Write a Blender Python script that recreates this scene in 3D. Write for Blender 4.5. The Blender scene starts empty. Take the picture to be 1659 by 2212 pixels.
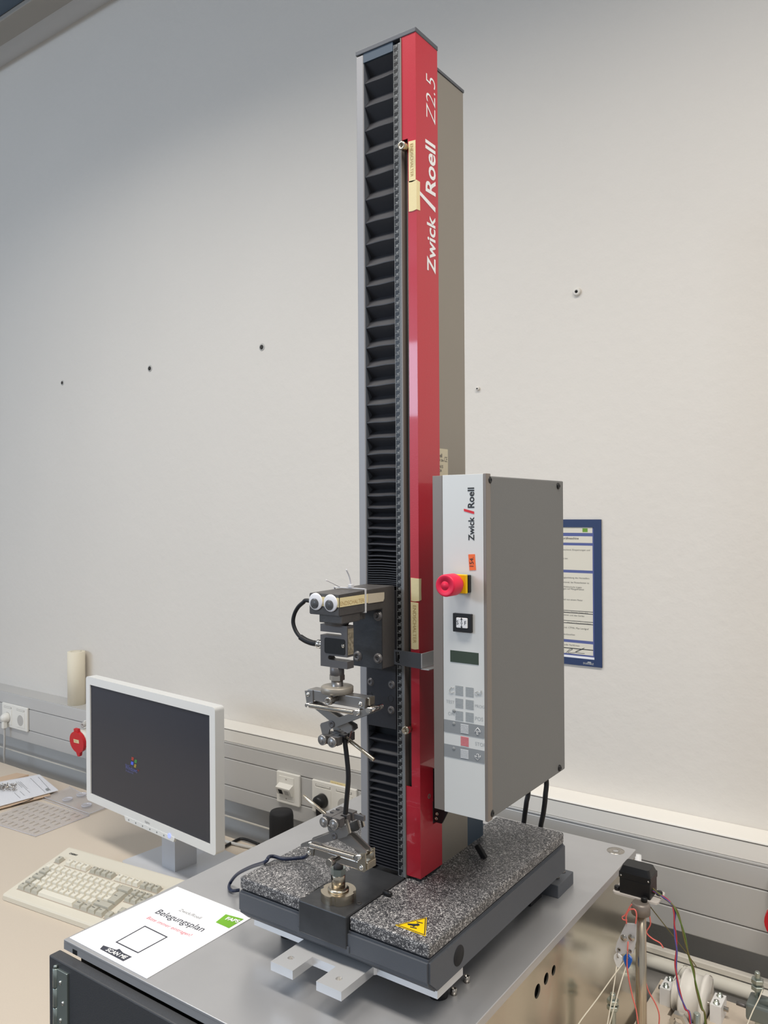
import bpy, bmesh, math, random
from mathutils import Vector as V, Matrix, geometry
random.seed(7)
S = bpy.context.scene
COL = S.collection
PI = math.pi
# ------------------------------------------------------------------ camera
CAM = V((.63093, -.92293, .51024)); FPX = 1720.873
YAW, PITCH, ROLL = .61575, .00027, -.00624
_f = V((-math.sin(YAW)*math.cos(PITCH), math.cos(YAW)*math.cos(PITCH), math.sin(PITCH)))
_r0 = V((math.cos(YAW), math.sin(YAW), 0)); _u0 = _r0.cross(_f)
_r = _r0*math.cos(ROLL)+_u0*math.sin(ROLL); _u = _u0*math.cos(ROLL)-_r0*math.sin(ROLL)
cd = bpy.data.cameras.new('camera'); cam = bpy.data.objects.new('camera', cd); COL.objects.link(cam)
cd.sensor_fit = 'HORIZONTAL'; cd.sensor_width = 36; cd.lens = FPX/1659*36; cd.clip_start = .02
cam.matrix_world = Matrix(((_r.x, _u.x, -_f.x, CAM.x), (_r.y, _u.y, -_f.y, CAM.y), (_r.z, _u.z, -_f.z, CAM.z), (0, 0, 0, 1)))
S.camera = cam
def at(px, py, axis, val):
    """photo pixel + a known plane (axis 0/1/2 = x/y/z) -> point of the place, metres"""
    d = _f+_r*((px-829.5)/FPX)-_u*((py-1106)/FPX)
    return CAM+d*((val-CAM[axis])/d[axis])
# ------------------------------------------------------------------ world and lights
w = bpy.data.worlds.new('world'); S.world = w; w.use_nodes = True
w.node_tree.nodes['Background'].inputs[0].default_value = (.93, .96, 1, 1)
w.node_tree.nodes['Background'].inputs[1].default_value = .52
def area(name, loc, target, sx, sy, power, col, spread=180):
    l = bpy.data.lights.new(name, 'AREA'); l.shape = 'RECTANGLE'; l.size = sx; l.size_y = sy
    l.energy = power; l.color = col; l.spread = math.radians(spread)
    o = bpy.data.objects.new(name, l); COL.objects.link(o); o.location = loc
    o.rotation_euler = (V(target)-V(loc)).to_track_quat('-Z', 'Y').to_euler()
    return o
area('ceiling_lamp_light', (1.0, -.55, 2.25), (1.0, -.45, 0), 1.5, .35, 37, (1, .94, .86), 138)
area('ceiling_lamp_light', (-1.1, -.55, 2.25), (-1.1, -.45, 0), 1.5, .35, 25, (1, .96, .90), 138)
area('window_light', (-2.9, -3.9, 1.5), (-.6, .4, 1.5), 2.2, .55, 66, (.62, .78, 1))
S.view_settings.view_transform = 'Standard'; S.view_settings.look = 'None'
S.view_settings.exposure = -.16; S.view_settings.gamma = 1; S.view_settings.use_curve_mapping = False
# ------------------------------------------------------------------ materials
def lin(c):
    return tuple(((x/12.92) if x <= .04045 else ((x+.055)/1.055)**2.4) for x in c)
MATS = {}
def mat(name, col, rough=.5, metal=0, bump=0, bscale=80, var=0, vscale=12, emit=0, trans=0, spec=.5, coat=0, stretch=None, ior=1.45):
    m = bpy.data.materials.new(name); m.use_nodes = True; MATS[name] = m
    nt = m.node_tree; b = nt.nodes['Principled BSDF']; L = nt.links.new
    c = lin(col)+(1,)
    b.inputs['Base Color'].default_value = c; b.inputs['Roughness'].default_value = rough; b.inputs['Metallic'].default_value = metal
    b.inputs['Specular IOR Level'].default_value = spec; b.inputs['IOR'].default_value = ior
    b.inputs['Coat Weight'].default_value = coat; b.inputs['Coat Roughness'].default_value = .04
    b.inputs['Transmission Weight'].default_value = trans
    if emit: b.inputs['Emission Color'].default_value = c; b.inputs['Emission Strength'].default_value = emit
    if bump or var:
        tc = nt.nodes.new('ShaderNodeTexCoord'); mp = nt.nodes.new('ShaderNodeMapping'); L(tc.outputs['Object'], mp.inputs[0])
        if stretch: mp.inputs['Scale'].default_value = stretch
    if var:
        n = nt.nodes.new('ShaderNodeTexNoise'); n.inputs['Scale'].default_value = vscale; n.inputs['Detail'].default_value = 6
        L(mp.outputs[0], n.inputs['Vector'])
        r = nt.nodes.new('ShaderNodeMapRange'); r.inputs[1].default_value = .3; r.inputs[2].default_value = .7
        r.inputs[3].default_value = 1-var; r.inputs[4].default_value = 1+var; L(n.outputs['Fac'], r.inputs[0])
        x = nt.nodes.new('ShaderNodeVectorMath'); x.operation = 'MULTIPLY'; x.inputs[0].default_value = c[:3]
        L(r.outputs[0], x.inputs[1]); L(x.outputs[0], b.inputs['Base Color'])
    if bump:
        n2 = nt.nodes.new('ShaderNodeTexNoise'); n2.inputs['Scale'].default_value = bscale; n2.inputs['Detail'].default_value = 5
        L(mp.outputs[0], n2.inputs['Vector'])
        bp = nt.nodes.new('ShaderNodeBump'); bp.inputs['Strength'].default_value = bump; bp.inputs['Distance'].default_value = .002
        L(n2.outputs['Fac'], bp.inputs['Height']); L(bp.outputs[0], b.inputs['Normal'])
    return m
mat('plaster', (.875, .855, .825), .9, 0, .55, 45, .012, 2.5, spec=.2)
mat('ceiling_paint', (.80, .80, .80), .9)
mat('floor_lino', (.42, .41, .40), .5, 0, 0, 0, .1, 9)
mat('ceiling_beam', (.62, .60, .57), .7); mat('ceiling_dark', (.30, .36, .42), .6)
mat('duct_metal', (.78, .775, .765), .40, .15, .04, 900)
mat('duct_dark', (.45, .44, .43), .5, .2)
mat('trunk_white', (.93, .915, .885), .45); mat('ledge', (.84, .82, .78), .5)
mat('socket_white', (.93, .92, .89), .3); mat('socket_grey', (.74, .73, .71), .35); mat('hole_black', (.03, .03, .03), .6)
mat('desk_beige', (.82, .77, .705), .5, 0, .03, 500, .012, 300)
mat('desk_edge', (.70, .64, .58), .5); mat('leg_grey', (.5, .5, .5), .4, .5)
mat('steel_top', (.765, .765, .77), .32, .6, .02, 60, .06, 7)
mat('steel_side', (.80, .775, .72), .16, .9, .25, 5, .05, 4)
mat('door_dark', (.275, .28, .29), .45, .1, .15, 700); mat('gap_black', (.06, .06, .07), .7)
mat('zinc', (.66, .70, .68), .32, .9, .05, 200); mat('steel', (.72, .70, .67), .24, .95); mat('steel_warm', (.76, .72, .65), .26, .95, .02, 120)
mat('steel_dark', (.42, .41, .41), .42, .45, .05, 300); mat('steel_arm', (.60, .59, .58), .35, .85, .03, 150)
mat('alu', (.86, .86, .86), .33, .5, .05, 260); mat('alu_strip', (.62, .615, .62), .5, .25); mat('chrome', (.85, .84, .82), .12, 1)
mat('rubber', (.085, .085, .10), .55, 0, .1, 300); mat('black', (.09, .09, .095), .4); mat('black_matte', (.12, .12, .13), .75)
mat('bellows_black', (.205, .205, .22), .45, 0, .12, 90)
mat('carriage_black', (.185, .185, .20), .45, .2, .1, 160); mat('blackened_steel', (.345, .335, .33), .45, .25, .2, 160, .12, 30)
mat('plate_steel', (.265, .27, .28), .38, .45, .12, 120, .12, 40)
mat('housing', (.335, .35, .375), .5, .1, .12, 900)
mat('cap_grey', (.36, .37, .39), .45, .15)
mat('header', (.26, .32, .38), .45)
mat('red_paint', (.735, .14, .205), .36, 0, .06, 700, coat=.5)
mat('red_print', (.85, .16, .2), .5)
mat('taupe', (.60, .575, .535), .42, .45); mat('taupe_dark', (.53, .495, .465), .42, .3)
mat('panel_white', (.865, .865, .85), .42, .1); mat('unit_grey', (.455, .455, .45), .5, .05, .1, 900)
mat('print_dark', (.16, .17, .18), .6); mat('print_white', (.93, .93, .93), .6); mat('print_grey', (.56, .57, .57), .6); mat('band_grey', (.56, .57, .575), .5); mat('print_light', (.70, .71, .71), .6)
mat('yellow', (.93, .76, .06), .4); mat('estop_red', (.90, .12, .28), .42); mat('lcd', (.24, .29, .245), .25)
mat('orange', (.95, .45, .24), .6); mat('sticker', (.80, .76, .66), .6)
mat('tape', (.91, .85, .66), .7, 0, .1, 300); mat('tape_pale', (.80, .76, .68), .7, 0, .1, 300); mat('tape_ink', (.74, .62, .42), .8)
mat('paper', (.955, .955, .965), .75); mat('faps_green', (.46, .70, .18), .7); mat('pink_ink', (.87, .45, .50), .8); mat('ink', (.25, .26, .3), .8)
mat('navy', (.165, .235, .385), .5); mat('form_blue', (.35, .39, .60), .7); mat('form_paper', (.865, .845, .79), .8); mat('form_ink', (.42, .41, .40), .8); mat('green_logo', (.42, .60, .22), .7)
mat('monitor_white', (.895, .895, .885), .4); mat('monitor_silver', (.80, .81, .83), .35, .15); mat('screen', (.18, .19, .23), .25, 0, spec=.5)
mat('led_blue', (.55, .6, 1), .3, emit=1.2)
mat('logo_red', (.62, .22, .18), .5, emit=.1); mat('logo_green', (.25, .5, .25), .5, emit=.1); mat('logo_blue', (.3, .38, .85), .5, emit=.12); mat('logo_yellow', (.6, .52, .2), .5, emit=.1); mat('logo_text', (.36, .38, .58), .5, emit=.07)
mat('key_light', (.90, .88, .82), .5); mat('key_grey', (.735, .72, .665), .5); mat('kb_case', (.865, .84, .775), .5, 0, .06, 700)
mat('cee_red', (.80, .13, .17), .4); mat('cream', (.92, .885, .80), .85)
def clear(name, col, alpha, rough=.1):
    m = mat(name, col, rough); m.node_tree.nodes['Principled BSDF'].inputs['Alpha'].default_value = alpha
clear('clear', (.84, .83, .84), .24); mat('slot_shade', (.70, .67, .63), .5); clear('clear_edge', (.90, .90, .93), .5); clear('tab_clear', (.88, .88, .90), .55)
clear('bag', (.93, .94, .96), .22); mat('cardboard', (.80, .70, .60), .8)
mat('cable_grey', (.78, .77, .75), .5); mat('cable_black', (.10, .10, .11), .45); mat('cable_blue', (.14, .17, .26), .3)
mat('ziptie', (.92, .92, .93), .35, trans=.2); mat('eye_white', (.93, .93, .95), .1, coat=1); clear('eye_clear', (1, 1, 1), .10, .04); mat('eye_black', (.09, .10, .13), .3)
mat('lc_label', (.62, .58, .50), .4, .3, 0, 0, .45, 260)
mat('spool_white', (.93, .915, .885), .45); mat('white_plastic', (.92, .92, .92), .4); mat('pipe_cream', (.88, .865, .82), .35)
mat('pink_wire', (.93, .46, .42), .5); mat('string', (.90, .87, .80), .7); mat('blue_plastic', (.05, .38, .78), .25); mat('w_red', (.72, .22, .25), .5); mat('w_blue', (.35, .33, .60), .5); mat('w_green', (.36, .45, .18), .5); mat('w_brown', (.42, .38, .2), .5)
mat('servo_plate', (.80, .775, .75), .5); mat('plug_dark', (.24, .23, .22), .9); mat('plug_hole', (.45, .42, .38), .9); mat('boss_grey', (.50, .53, .52), .4, .6); mat('nut_zinc', (.70, .73, .70), .25, .9)
def granite():
    m = bpy.data.materials.new('granite'); m.use_nodes = True; MATS['granite'] = m
    nt = m.node_tree; b = nt.nodes['Principled BSDF']; L = nt.links.new
    tc = nt.nodes.new('ShaderNodeTexCoord')
    n = nt.nodes.new('ShaderNodeTexNoise'); n.inputs['Scale'].default_value = 400; n.inputs['Detail'].default_value = 2.5; n.inputs['Distortion'].default_value = 1.6
    L(tc.outputs['Object'], n.inputs['Vector'])
    r = nt.nodes.new('ShaderNodeValToRGB'); r.color_ramp.interpolation = 'LINEAR'
    e = r.color_ramp.elements
    e[0].position = .44; e[0].color = lin((.23, .23, .24))+(1,)
    e[1].position = .64; e[1].color = lin((.82, .81, .80))+(1,)
    k = e.new(.53); k.color = lin((.34, .34, .35))+(1,)
    L(n.outputs['Fac'], r.inputs[0]); L(r.outputs[0], b.inputs['Base Color'])
    b.inputs['Roughness'].default_value = .42
    bp = nt.nodes.new('ShaderNodeBump'); bp.inputs['Strength'].default_value = .15; bp.inputs['Distance'].default_value = .001
    L(n.outputs['Fac'], bp.inputs['Height']); L(bp.outputs[0], b.inputs['Normal'])
granite()
# ------------------------------------------------------------------ mesh helpers
WL = {}
def root(name, label, cat, loc=(0, 0, 0), group=None):
    o = bpy.data.objects.new(name, None); COL.objects.link(o); o.location = loc; o.empty_display_size = .02
    WL[o] = V(loc); tag(o, label, cat, group); return o
def tag(o, label=None, cat=None, group=None, kind=None):
    if label: o['label'] = label
    if cat: o['category'] = cat
    if group: o['group'] = group
    if kind: o['kind'] = kind
    return o
def frame_of(d):
    d = d.normalized(); a = V((0, 0, 1)) if abs(d.z) < .9 else V((1, 0, 0))
    x = a.cross(d).normalized(); return x, d.cross(x), d
class G:
    def __init__(s): s.bm = bmesh.new()
    def raw(s, vs, fs, smooth=False):
        b = [s.bm.verts.new(v) for v in vs]
        for f in fs:
            try:
                q = s.bm.faces.new([b[i] for i in f]); q.smooth = smooth
            except ValueError: pass
        return s
    def merge(s, t):
        me = bpy.data.meshes.new('tmp'); t.to_mesh(me); t.free(); s.bm.from_mesh(me); bpy.data.meshes.remove(me)
    def box(s, x0, x1, y0, y1, z0, z1, b=0, seg=2, M=None):
        t = bmesh.new()
        x0, x1 = sorted((x0, x1)); y0, y1 = sorted((y0, y1)); z0, z1 = sorted((z0, z1))
        v = [t.verts.new((x, y, z)) for x in (x0, x1) for y in (y0, y1) for z in (z0, z1)]
        for f in ((0, 1, 3, 2), (4, 6, 7, 5), (0, 4, 5, 1), (2, 3, 7, 6), (0, 2, 6, 4), (1, 5, 7, 3)): t.faces.new([v[i] for i in f])
        if b: bmesh.ops.bevel(t, geom=t.edges[:], offset=b, segments=seg, affect='EDGES', profile=.5)
        if M: bmesh.ops.transform(t, matrix=M, verts=t.verts[:])
        s.merge(t); return s
    def lathe(s, p, axis, prof, n=24, smooth=True):
        x, y, d = frame_of(V(axis)); p = V(p); vs = []; fs = []
        for r, h in prof:
            for i in range(n):
                a = 2*PI*i/n; vs.append(p+d*h+x*(r*math.cos(a))+y*(r*math.sin(a)))
        m = len(prof)
        for j in range(m-1):
            for i in range(n): fs.append((j*n+i, j*n+(i+1) % n, (j+1)*n+(i+1) % n, (j+1)*n+i))
        b = [s.bm.verts.new(v) for v in vs]
        for f in fs:
            q = s.bm.faces.new([b[i] for i in f]); q.smooth = smooth
        if prof[0][0] > 1e-6: s.bm.faces.new(b[:n][::-1])
        if prof[-1][0] > 1e-6: s.bm.faces.new(b[-n:])
        return s
    def cyl(s, p0, p1, r, n=24, r2=None, b=0):
        p0 = V(p0); p1 = V(p1); L = (p1-p0).length; r2 = r if r2 is None else r2
        if b: pr = [(r-b, 0), (r, b), (r2, L-b), (r2-b, L)]
        else: pr = [(r, 0), (r2, L)]
        return s.lathe(p0, p1-p0, pr, n, n > 8)
    def tube(s, pts, r, n=10, sub=8, closed=False):
        P = [V(p) for p in pts]
        if sub > 1 and len(P) > 2:
            Q = []
            for i in range(len(P)-1):
                a = P[i-1] if i else P[0]*2-P[1]; b, c = P[i], P[i+1]; d = P[i+2] if i+2 < len(P) else c*2-b
                for k in range(sub):
                    t = k/sub
                    Q.append(.5*((2*b)+(c-a)*t+(2*a-5*b+4*c-d)*t*t+(3*b-a-3*c+d)*t**3))
            P = Q+[P[-1]]
        vs = []; fs = []; x = None
        for i, p in enumerate(P):
            d = (P[min(i+1, len(P)-1)]-P[max(i-1, 0)]).normalized()
            if x is None: x = frame_of(d)[0]
            else:
                x = (x-d*x.dot(d)).normalized()
            y = d.cross(x)
            for k in range(n):
                a = 2*PI*k/n; vs.append(p+x*(r*math.cos(a))+y*(r*math.sin(a)))
        for i in range(len(P)-1):
            for k in range(n): fs.append((i*n+k, i*n+(k+1) % n, (i+1)*n+(k+1) % n, (i+1)*n+k))
        fs.append(tuple(range(n))[::-1]); fs.append(tuple((len(P)-1)*n+k for k in range(n)))
        return s.raw(vs, fs, True)
    def prism(s, poly, vec, holes=()):
        loops = [[V(p) for p in poly]]+[[V(p) for p in h] for h in holes]; vec = V(vec)
        flat = [p for l in loops for p in l]; n = len(flat)
        nrm = V((0, 0, 0)); l0 = loops[0]
        for i in range(len(l0)): nrm += (l0[i]-l0[0]).cross(l0[(i+1) % len(l0)]-l0[0])
        x, y, d = frame_of(nrm); o = l0[0]
        t2 = geometry.tessellate_polygon([[V(((p-o).dot(x), (p-o).dot(y), 0)) for p in l] for l in loops])
        vs = flat+[p+vec for p in flat]; fs = []
        for a, b, c in t2: fs.append((a, b, c)); fs.append((c+n, b+n, a+n))
        k = 0
        for l in loops:
            m = len(l)
            for i in range(m):
                j = (i+1) % m; fs.append((k+i, k+j, n+k+j, n+k+i))
            k += m
        t = bmesh.new(); b = [t.verts.new(v) for v in vs]
        for f in fs:
            try: t.faces.new([b[i] for i in f])
            except ValueError: pass
        bmesh.ops.recalc_face_normals(t, faces=t.faces[:])
        s.merge(t); return s
    def text(s, body, o, xd, yd, size, shear=0, off=0, align='LEFT', sx=1, up=.0):
        c = bpy.data.curves.new('tmp', 'FONT'); c.body = body; c.size = 1; c.shear = shear; c.offset = off; c.align_x = align
        c.resolution_u = 3; c.fill_mode = 'FRONT'
        ob = bpy.data.objects.new('tmp', c); me = ob.to_mesh()
        xd = V(xd).normalized(); yd = V(yd).normalized(); o = V(o)
        vs = [o+xd*(v.co.x*size*sx)+yd*(v.co.y*size) for v in me.vertices]
        fs = [tuple(p.vertices) for p in me.polygons]
        ob.to_mesh_clear(); bpy.data.objects.remove(ob); bpy.data.curves.remove(c)
        return s.raw(vs, fs)
    def obj(s, name, m, parent=None, smooth=False):
        bm = s.bm
        if not bm.verts: raise RuntimeError(name)
        lo = V([min(v.co[i] for v in bm.verts) for i in range(3)]); hi = V([max(v.co[i] for v in bm.verts) for i in range(3)])
        for e in bm.edges:
            if len(e.link_faces) == 2 and e.calc_face_angle(0) > .6: e.smooth = False
        c = (lo+hi)/2; bmesh.ops.translate(bm, vec=-c, verts=bm.verts[:])
        me = bpy.data.meshes.new(name); bm.to_mesh(me); bm.free(); me.materials.append(MATS[m])
        o = bpy.data.objects.new(name, me); COL.objects.link(o); WL[o] = c
        if parent: o.parent = parent; o.location = c-WL[parent]
        else: o.location = c
        return o
def dup(o, loc, parent=None):
    c = o.copy(); COL.objects.link(c); WL[c] = V(loc)
    if parent: c.parent = parent; c.location = V(loc)-WL[parent]
    else: c.location = loc
    return c
def box(name, m, parent, x0, x1, y0, y1, z0, z1, b=0, seg=2): return G().box(x0, x1, y0, y1, z0, z1, b, seg).obj(name, m, parent)
def rrect(c, xd, yd, w, h, r, n=5):
    c = V(c); xd = V(xd); yd = V(yd); out = []
    for sx, sy, a0 in ((1, 1, 0), (-1, 1, 90), (-1, -1, 180), (1, -1, 270)):
        for k in range(n+1):
            a = math.radians(a0+90*k/n)
            out.append(c+xd*(sx*(w/2-r)+r*math.cos(a))+yd*(sy*(h/2-r)+r*math.sin(a)))
    return out
def circ(c, xd, yd, r, n=20): return [V(c)+V(xd)*(r*math.cos(2*PI*k/n))+V(yd)*(r*math.sin(2*PI*k/n)) for k in range(n)]
X, Y, Z = V((1, 0, 0)), V((0, 1, 0)), V((0, 0, 1))
def socket_bolt(parent, p, axis, r, h, m='steel_dark', name='bolt'):
    """socket head screw: head of radius r standing h out of p along axis, dark hexagon in it"""
    p = V(p); a = V(axis).normalized()
    o = G().lathe(p, a, [(r, 0), (r, h*.85), (r*.9, h), (r*.5, h), (r*.48, h*.4), (0, h*.4)], 24).obj(name, m, parent)
    return o
# ------------------------------------------------------------------ the room
YW, YD = .8195, .744           # wall face, duct front
TZ = -.103                     # steel cabinet top
DZ = -.40                      # desk top
FZ = -1.125                    # floor
tag(box('wall_back', 'plaster', None, -4.2, 2.8, YW, YW+.12, FZ, 2.32), kind='structure')
tag(box('floor', 'floor_lino', None, -4.2, 2.8, -4.6, YW, FZ-.05, FZ), kind='structure')
tag(box('ceiling', 'ceiling_paint', None, -4.2, 2.8, -4.6, YW+.12, 2.32, 2.42), kind='structure')
tag(box('trim_1', 'ceiling_beam', None, -4.2, 2.8, .625, .71, 2.285, 2.32, .003), kind='structure')
tag(box('trim_2', 'ceiling_dark', None, -4.2, 2.8, .30, .622, 2.30, 2.32), kind='structure')
t3 = tag(box('trim_3', 'ledge', None, -.35, 1.6, .732, .748, -.4015, -.3895, .0015), kind='structure')
for x in (-.3, .05, 1.4): box('bracket', 'duct_dark', t3, x-.01, x+.01, .74, YW, -.40, -.392)
t6 = tag(box('trim_6', 'ledge', None, -3.6, -.35, .742, .747, -.396, -.3915, .001), kind='structure')
for x in (-3.4, -2.6, -1.3, -.4): box('bracket', 'duct_dark', t6, x-.01, x+.01, .745, YW, -.396, -.392)
# cable duct on the wall: three cover strips with grooves between them
D0, D1, D2, D3 = -.176, -.2207, -.3006, -.3473
du = G().box(-3.6, 1.6, YD+.004, YW, D3+.002, D0-.001).obj('trim_4', 'duct_dark'); tag(du, kind='structure')
for a, b, nm in ((D0, D1, 'cover_strip'), (D1, D2, 'cover_strip'), (D2, D3, 'cover_strip')):
    box(nm, 'duct_metal', du, -3.6, 1.6, YD, YD+.006, b+.0007, a-.0007, .0022)
box('top_plate', 'duct_metal', du, -3.6, 1.6, YD+.001, YW, D0-.001, D0+.001)
tr = G().box(-1.45, 1.6, YD+.004, YW, D0+.001, -.131, .003).obj('trim_5', 'trunk_white'); tag(tr, kind='structure')
box('cover_strip', 'trunk_white', tr, -1.45, 1.6, YD+.001, YD+.005, D0+.006, -.134, .0012)
box('lid_seam_shade', 'duct_dark', tr, -1.45, 1.6, YD+.0006, YD+.003, -.1352, -.1338)  # dark strip standing in for the shadow line in the lid groove
box('base_rail', 'duct_metal', tr, -1.45, 1.6, YD-.001, YD+.004, D0+.001, D0+.0055, .001)
# drill holes with wall plugs
for i, (px, py, lab) in enumerate(((135, 827, 'grey wall plug left in the plaster, furthest along the row from the test machine'), (324, 796, 'dark wall plug hole in the plaster, second of the row towards the machine'),
                              (566, 750, 'dark wall plug hole in the plaster, nearest to the bellows side of the column'), (1247, 631, 'pale wall plug standing out of the plaster above the framed notice'),
                              (1033, 840, 'small pale wall plug beside the grey back of the column'))):
    p = at(px, py, 1, YW); r = (.008, .0095, .0095, .0075, .004)[i]
    t = root('wall_plug', lab, 'wall plug', p, 'old wall plugs in the plaster')
    out = .006 if i > 2 else .0015
    G().lathe(p+Y*.001, -Y, [(r*1.25, 0), (r*1.2, out), (r*.8, out+.001), (r*.45, out+.001), (r*.4, out-.001), (0, out-.001)], 16).obj('collar', 'plaster' if i > 2 else 'socket_grey', t)
    G().lathe(p-Y*(out-.0005), -Y, [(r*.42 if i > 2 else r*.75, 0), (r*.4 if i > 2 else r*.7, .0018), (0, .0018)], 12).obj('hole', 'hole_black' if i > 3 or i == 3 else 'plug_dark', t)
# ------------------------------------------------------------------ sockets on the duct
def frame_plate(name, parent, x0, x1, z0, z1, m='socket_white', dep=.009):
    c = V(((x0+x1)/2, YD, (z0+z1)/2))
    return G().box(x0, x1, YD-dep, YD-.0005, z0, z1, .0028, 3).obj(name, m, parent)
def schuko(parent, cx, cz, s=.036):
    """one socket insert: label window, frame step and round well"""
    y = YD-.009
    G().prism(rrect((cx, y, cz-.003), X, Z, .056, .058, .002), (0, -.0016, 0), [circ((cx, y, cz-.006), X, Z, .0205, 28)]).obj('insert', 'socket_white', parent)
    w_ = box('label_window', 'socket_grey', parent, cx-.026, cx+.026, y-.0014, y+.001, cz+.029, cz+.0355, .0006)
    box('label_strip', 'socket_white', w_, cx-.0235, cx+.0235, y-.0018, y-.0013, cz+.0305, cz+.034)
    G().lathe((cx, y-.0016, cz-.006), Y, [(.0205, 0), (.0195, .006), (0, .006)], 28).obj('well', 'socket_grey', parent)
def fr(px, py): return at(px, py, 1, YD)
# data outlet
x0 = fr(601.5, 1690).x; x1 = fr(651, 1700).x
t = root('data_outlet', 'white network outlet with a slanted twin jack hood on the grey duct', 'data outlet', (x0+.04, YD, D2))
zc = (D1+D2)/2
frame_plate('frame', t, x0, x1, D2-.004, D1+.004)
cx = (x0+x1)/2-.004; y = YD-.009
box('insert', 'socket_white', t, cx-.028, cx+.028, y-.0015, y+.001, zc-.033, zc+.033, .0008)
G().prism([V((cx-.026, y-.0015, zc+.014)), V((cx-.026, y-.018, zc+.006)), V((cx-.026, y-.017, zc+.002)), V((cx-.026, y-.009, zc-.016)), V((cx-.026, y-.0015, zc-.016))], (.052, 0, 0)).obj('jack_hood', 'socket_white', t)
for s in (-1, 1):
    G().prism([V((cx+s*.011-.007, y-.0165, zc+.000)), V((cx+s*.011-.007, y-.0105, zc-.0135)), V((cx+s*.011-.007, y-.0095, zc-.0135)), V((cx+s*.011-.007, y-.0155, zc+.0))], (.014, 0, 0)).obj('jack', 'hole_black' if s < 0 else 'socket_grey', t)
for dz in (.026, -.027): G().lathe((cx, y-.0014, zc+dz), -Y, [(.002, 0), (.002, .0006), (0, .0006)], 10).obj('screw', 'steel', t)
# twin schuko with black plug
x0 = fr(678, 1710).x; xm = x0+.071; x1 = x0+.152
t = root('double_socket', 'white double power socket behind the lower grip, black plug in one half', 'socket', (x0+.07, YD, D2))
frame_plate('frame', t, x0, x1, D2-.004, D1+.004)
schuko(t, x0+.040, zc); schuko(t, x0+.112, zc)
pl = root('power_plug', 'black angled power plug in the double socket behind the lower grip', 'plug', (x0+.04, YD-.02, zc))
pp = V((x0+.040, YD-.009, zc-.006))
G().lathe(pp+Y*.004, -Y, [(.0185, 0), (.0185, .016), (.0175, .028), (.012, .034), (0, .0355)], 24).obj('body', 'black', pl)
G().tube([pp-Y*.016-Z*.004, pp-Y*.018-Z*.024, pp-Y*.014-Z*.045], .0085, 12).obj('strain_relief', 'black', pl)
G().tube([pp-Y*.014-Z*.04, pp-Y*.012-Z*.08, pp-Y*.01-Z*.14, pp-Y*.014-Z*.2], .004, 8).obj('lead', 'cable_black', pl)
p0 = fr(714, 1685); p1 = fr(748, 1699)
tp = root('tape_label', 'short strip of yellowed tape above the double socket', 'tape', (p0+p1)/2)
G().box(p0.x, p1.x, YD-.0012, YD-.0001, p0.z-.010, p0.z-.001).obj('strip', 'tape', tp)
G().text('Nur für Rechner', (p0.x+.004, YD-.0014, p0.z-.0075), X, Z, .0058).obj('lettering', 'tape_ink', tp)
# left double socket with white plug
x0 = fr(9, 1550).x; x1 = fr(63, 1560).x
t = root('double_socket', 'white double power socket by the paper roll, white plug in one half', 'socket', ((x0+x1)/2, YD, D2))
frame_plate('frame', t, x0, x1, D2-.004, D1+.006)
w2 = (x1-x0)/4
schuko(t, x0+w2*.98, zc); schuko(t, x1-w2*.98, zc)
pl = root('power_plug', 'white power plug with grey lead in the socket by the paper roll', 'plug', (x0+.04, YD-.02, zc))
pp = V((x0+w2*.98, YD-.009, zc-.006))
G().lathe(pp+Y*.004, -Y, [(.0185, 0), (.0185, .012), (.016, .022), (.010, .03), (0, .031)], 24).obj('body', 'socket_white', pl)
G().box(pp.x-.008, pp.x+.008, pp.y-.022, pp.y-.006, pp.z-.04, pp.z-.008, .003).obj('strain_relief', 'socket_white', pl)
q = [pp-Y*.014-Z*.036, pp-Y*.014-Z*.09, pp-Y*.016-Z*.15, pp-Y*.01-Z*.22]
G().tube(q, .0042, 8).obj('lead', 'cable_grey', pl)
# red CEE sockets
def cee(px, py, lab):
    c = at(px, py, 1, YD-.058)
    t = root('cee_socket', lab, 'socket', (c.x, YD, c.z), 'red three-phase sockets on the duct')
    mx = c.x
    G().box(mx-.036, mx+.044, YD-.012, YD-.0005, c.z-.045, c.z+.05, .003).obj('flange', 'socket_white', t)
    ax = V((.04, -1, -.12)).normalized()
    b0 = V((mx, YD-.006, c.z))
    G().lathe(b0, ax, [(.036, 0), (.034, .03), (.036, .032), (.036, .046)], 28).obj('barrel', 'socket_white', t)
    xx, yy, dd = frame_of(ax)
    q = b0+ax*.047
    upv = (Z-ax*ax.z).normalized(); rt = ax.cross(upv)
    lid = circ(q, rt, upv, .037, 28)
    L_ = G().prism(lid, ax*.012).obj('lid', 'cee_red', t)
    G().prism([q+rt*-.012+upv*.03, q+rt*.012+upv*.03, q+rt*.010+upv*.046, q+rt*-.010+upv*.046], ax*.01).obj('hinge_lug', 'cee_red', L_)
    G().prism([q+rt*-.012-upv*.032, q+rt*.012-upv*.032, q+rt*.005-upv*.05, q-rt*.005-upv*.05], ax*.011).obj('lip', 'cee_red', L_)
    qq = q+ax*.0122
    G().prism([qq+rt*a+upv*b for a, b in ((-.014, -.002), (.014, -.002), (.014, .010), (-.014, .010))], ax*.0003).obj('tape_tag', 'tape', L_)
    G().text('CEE1', qq+ax*.0005-rt*(-.012 if rt.x < 0 else .012)+upv*.0015, rt if rt.x > 0 else -rt, upv, .008).obj('lettering', 'tape_ink', L_)
    G().lathe(b0+upv*.05-ax*.0-rt*0+ax*.01, ax, [(.009, 0), (.009, .02), (.004, .02), (.004, .012), (0, .012)], 16).obj('hinge_pin', 'socket_grey', t)
cee(168, 1598, 'red flap three-phase socket between the paper roll and the monitor')
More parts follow.
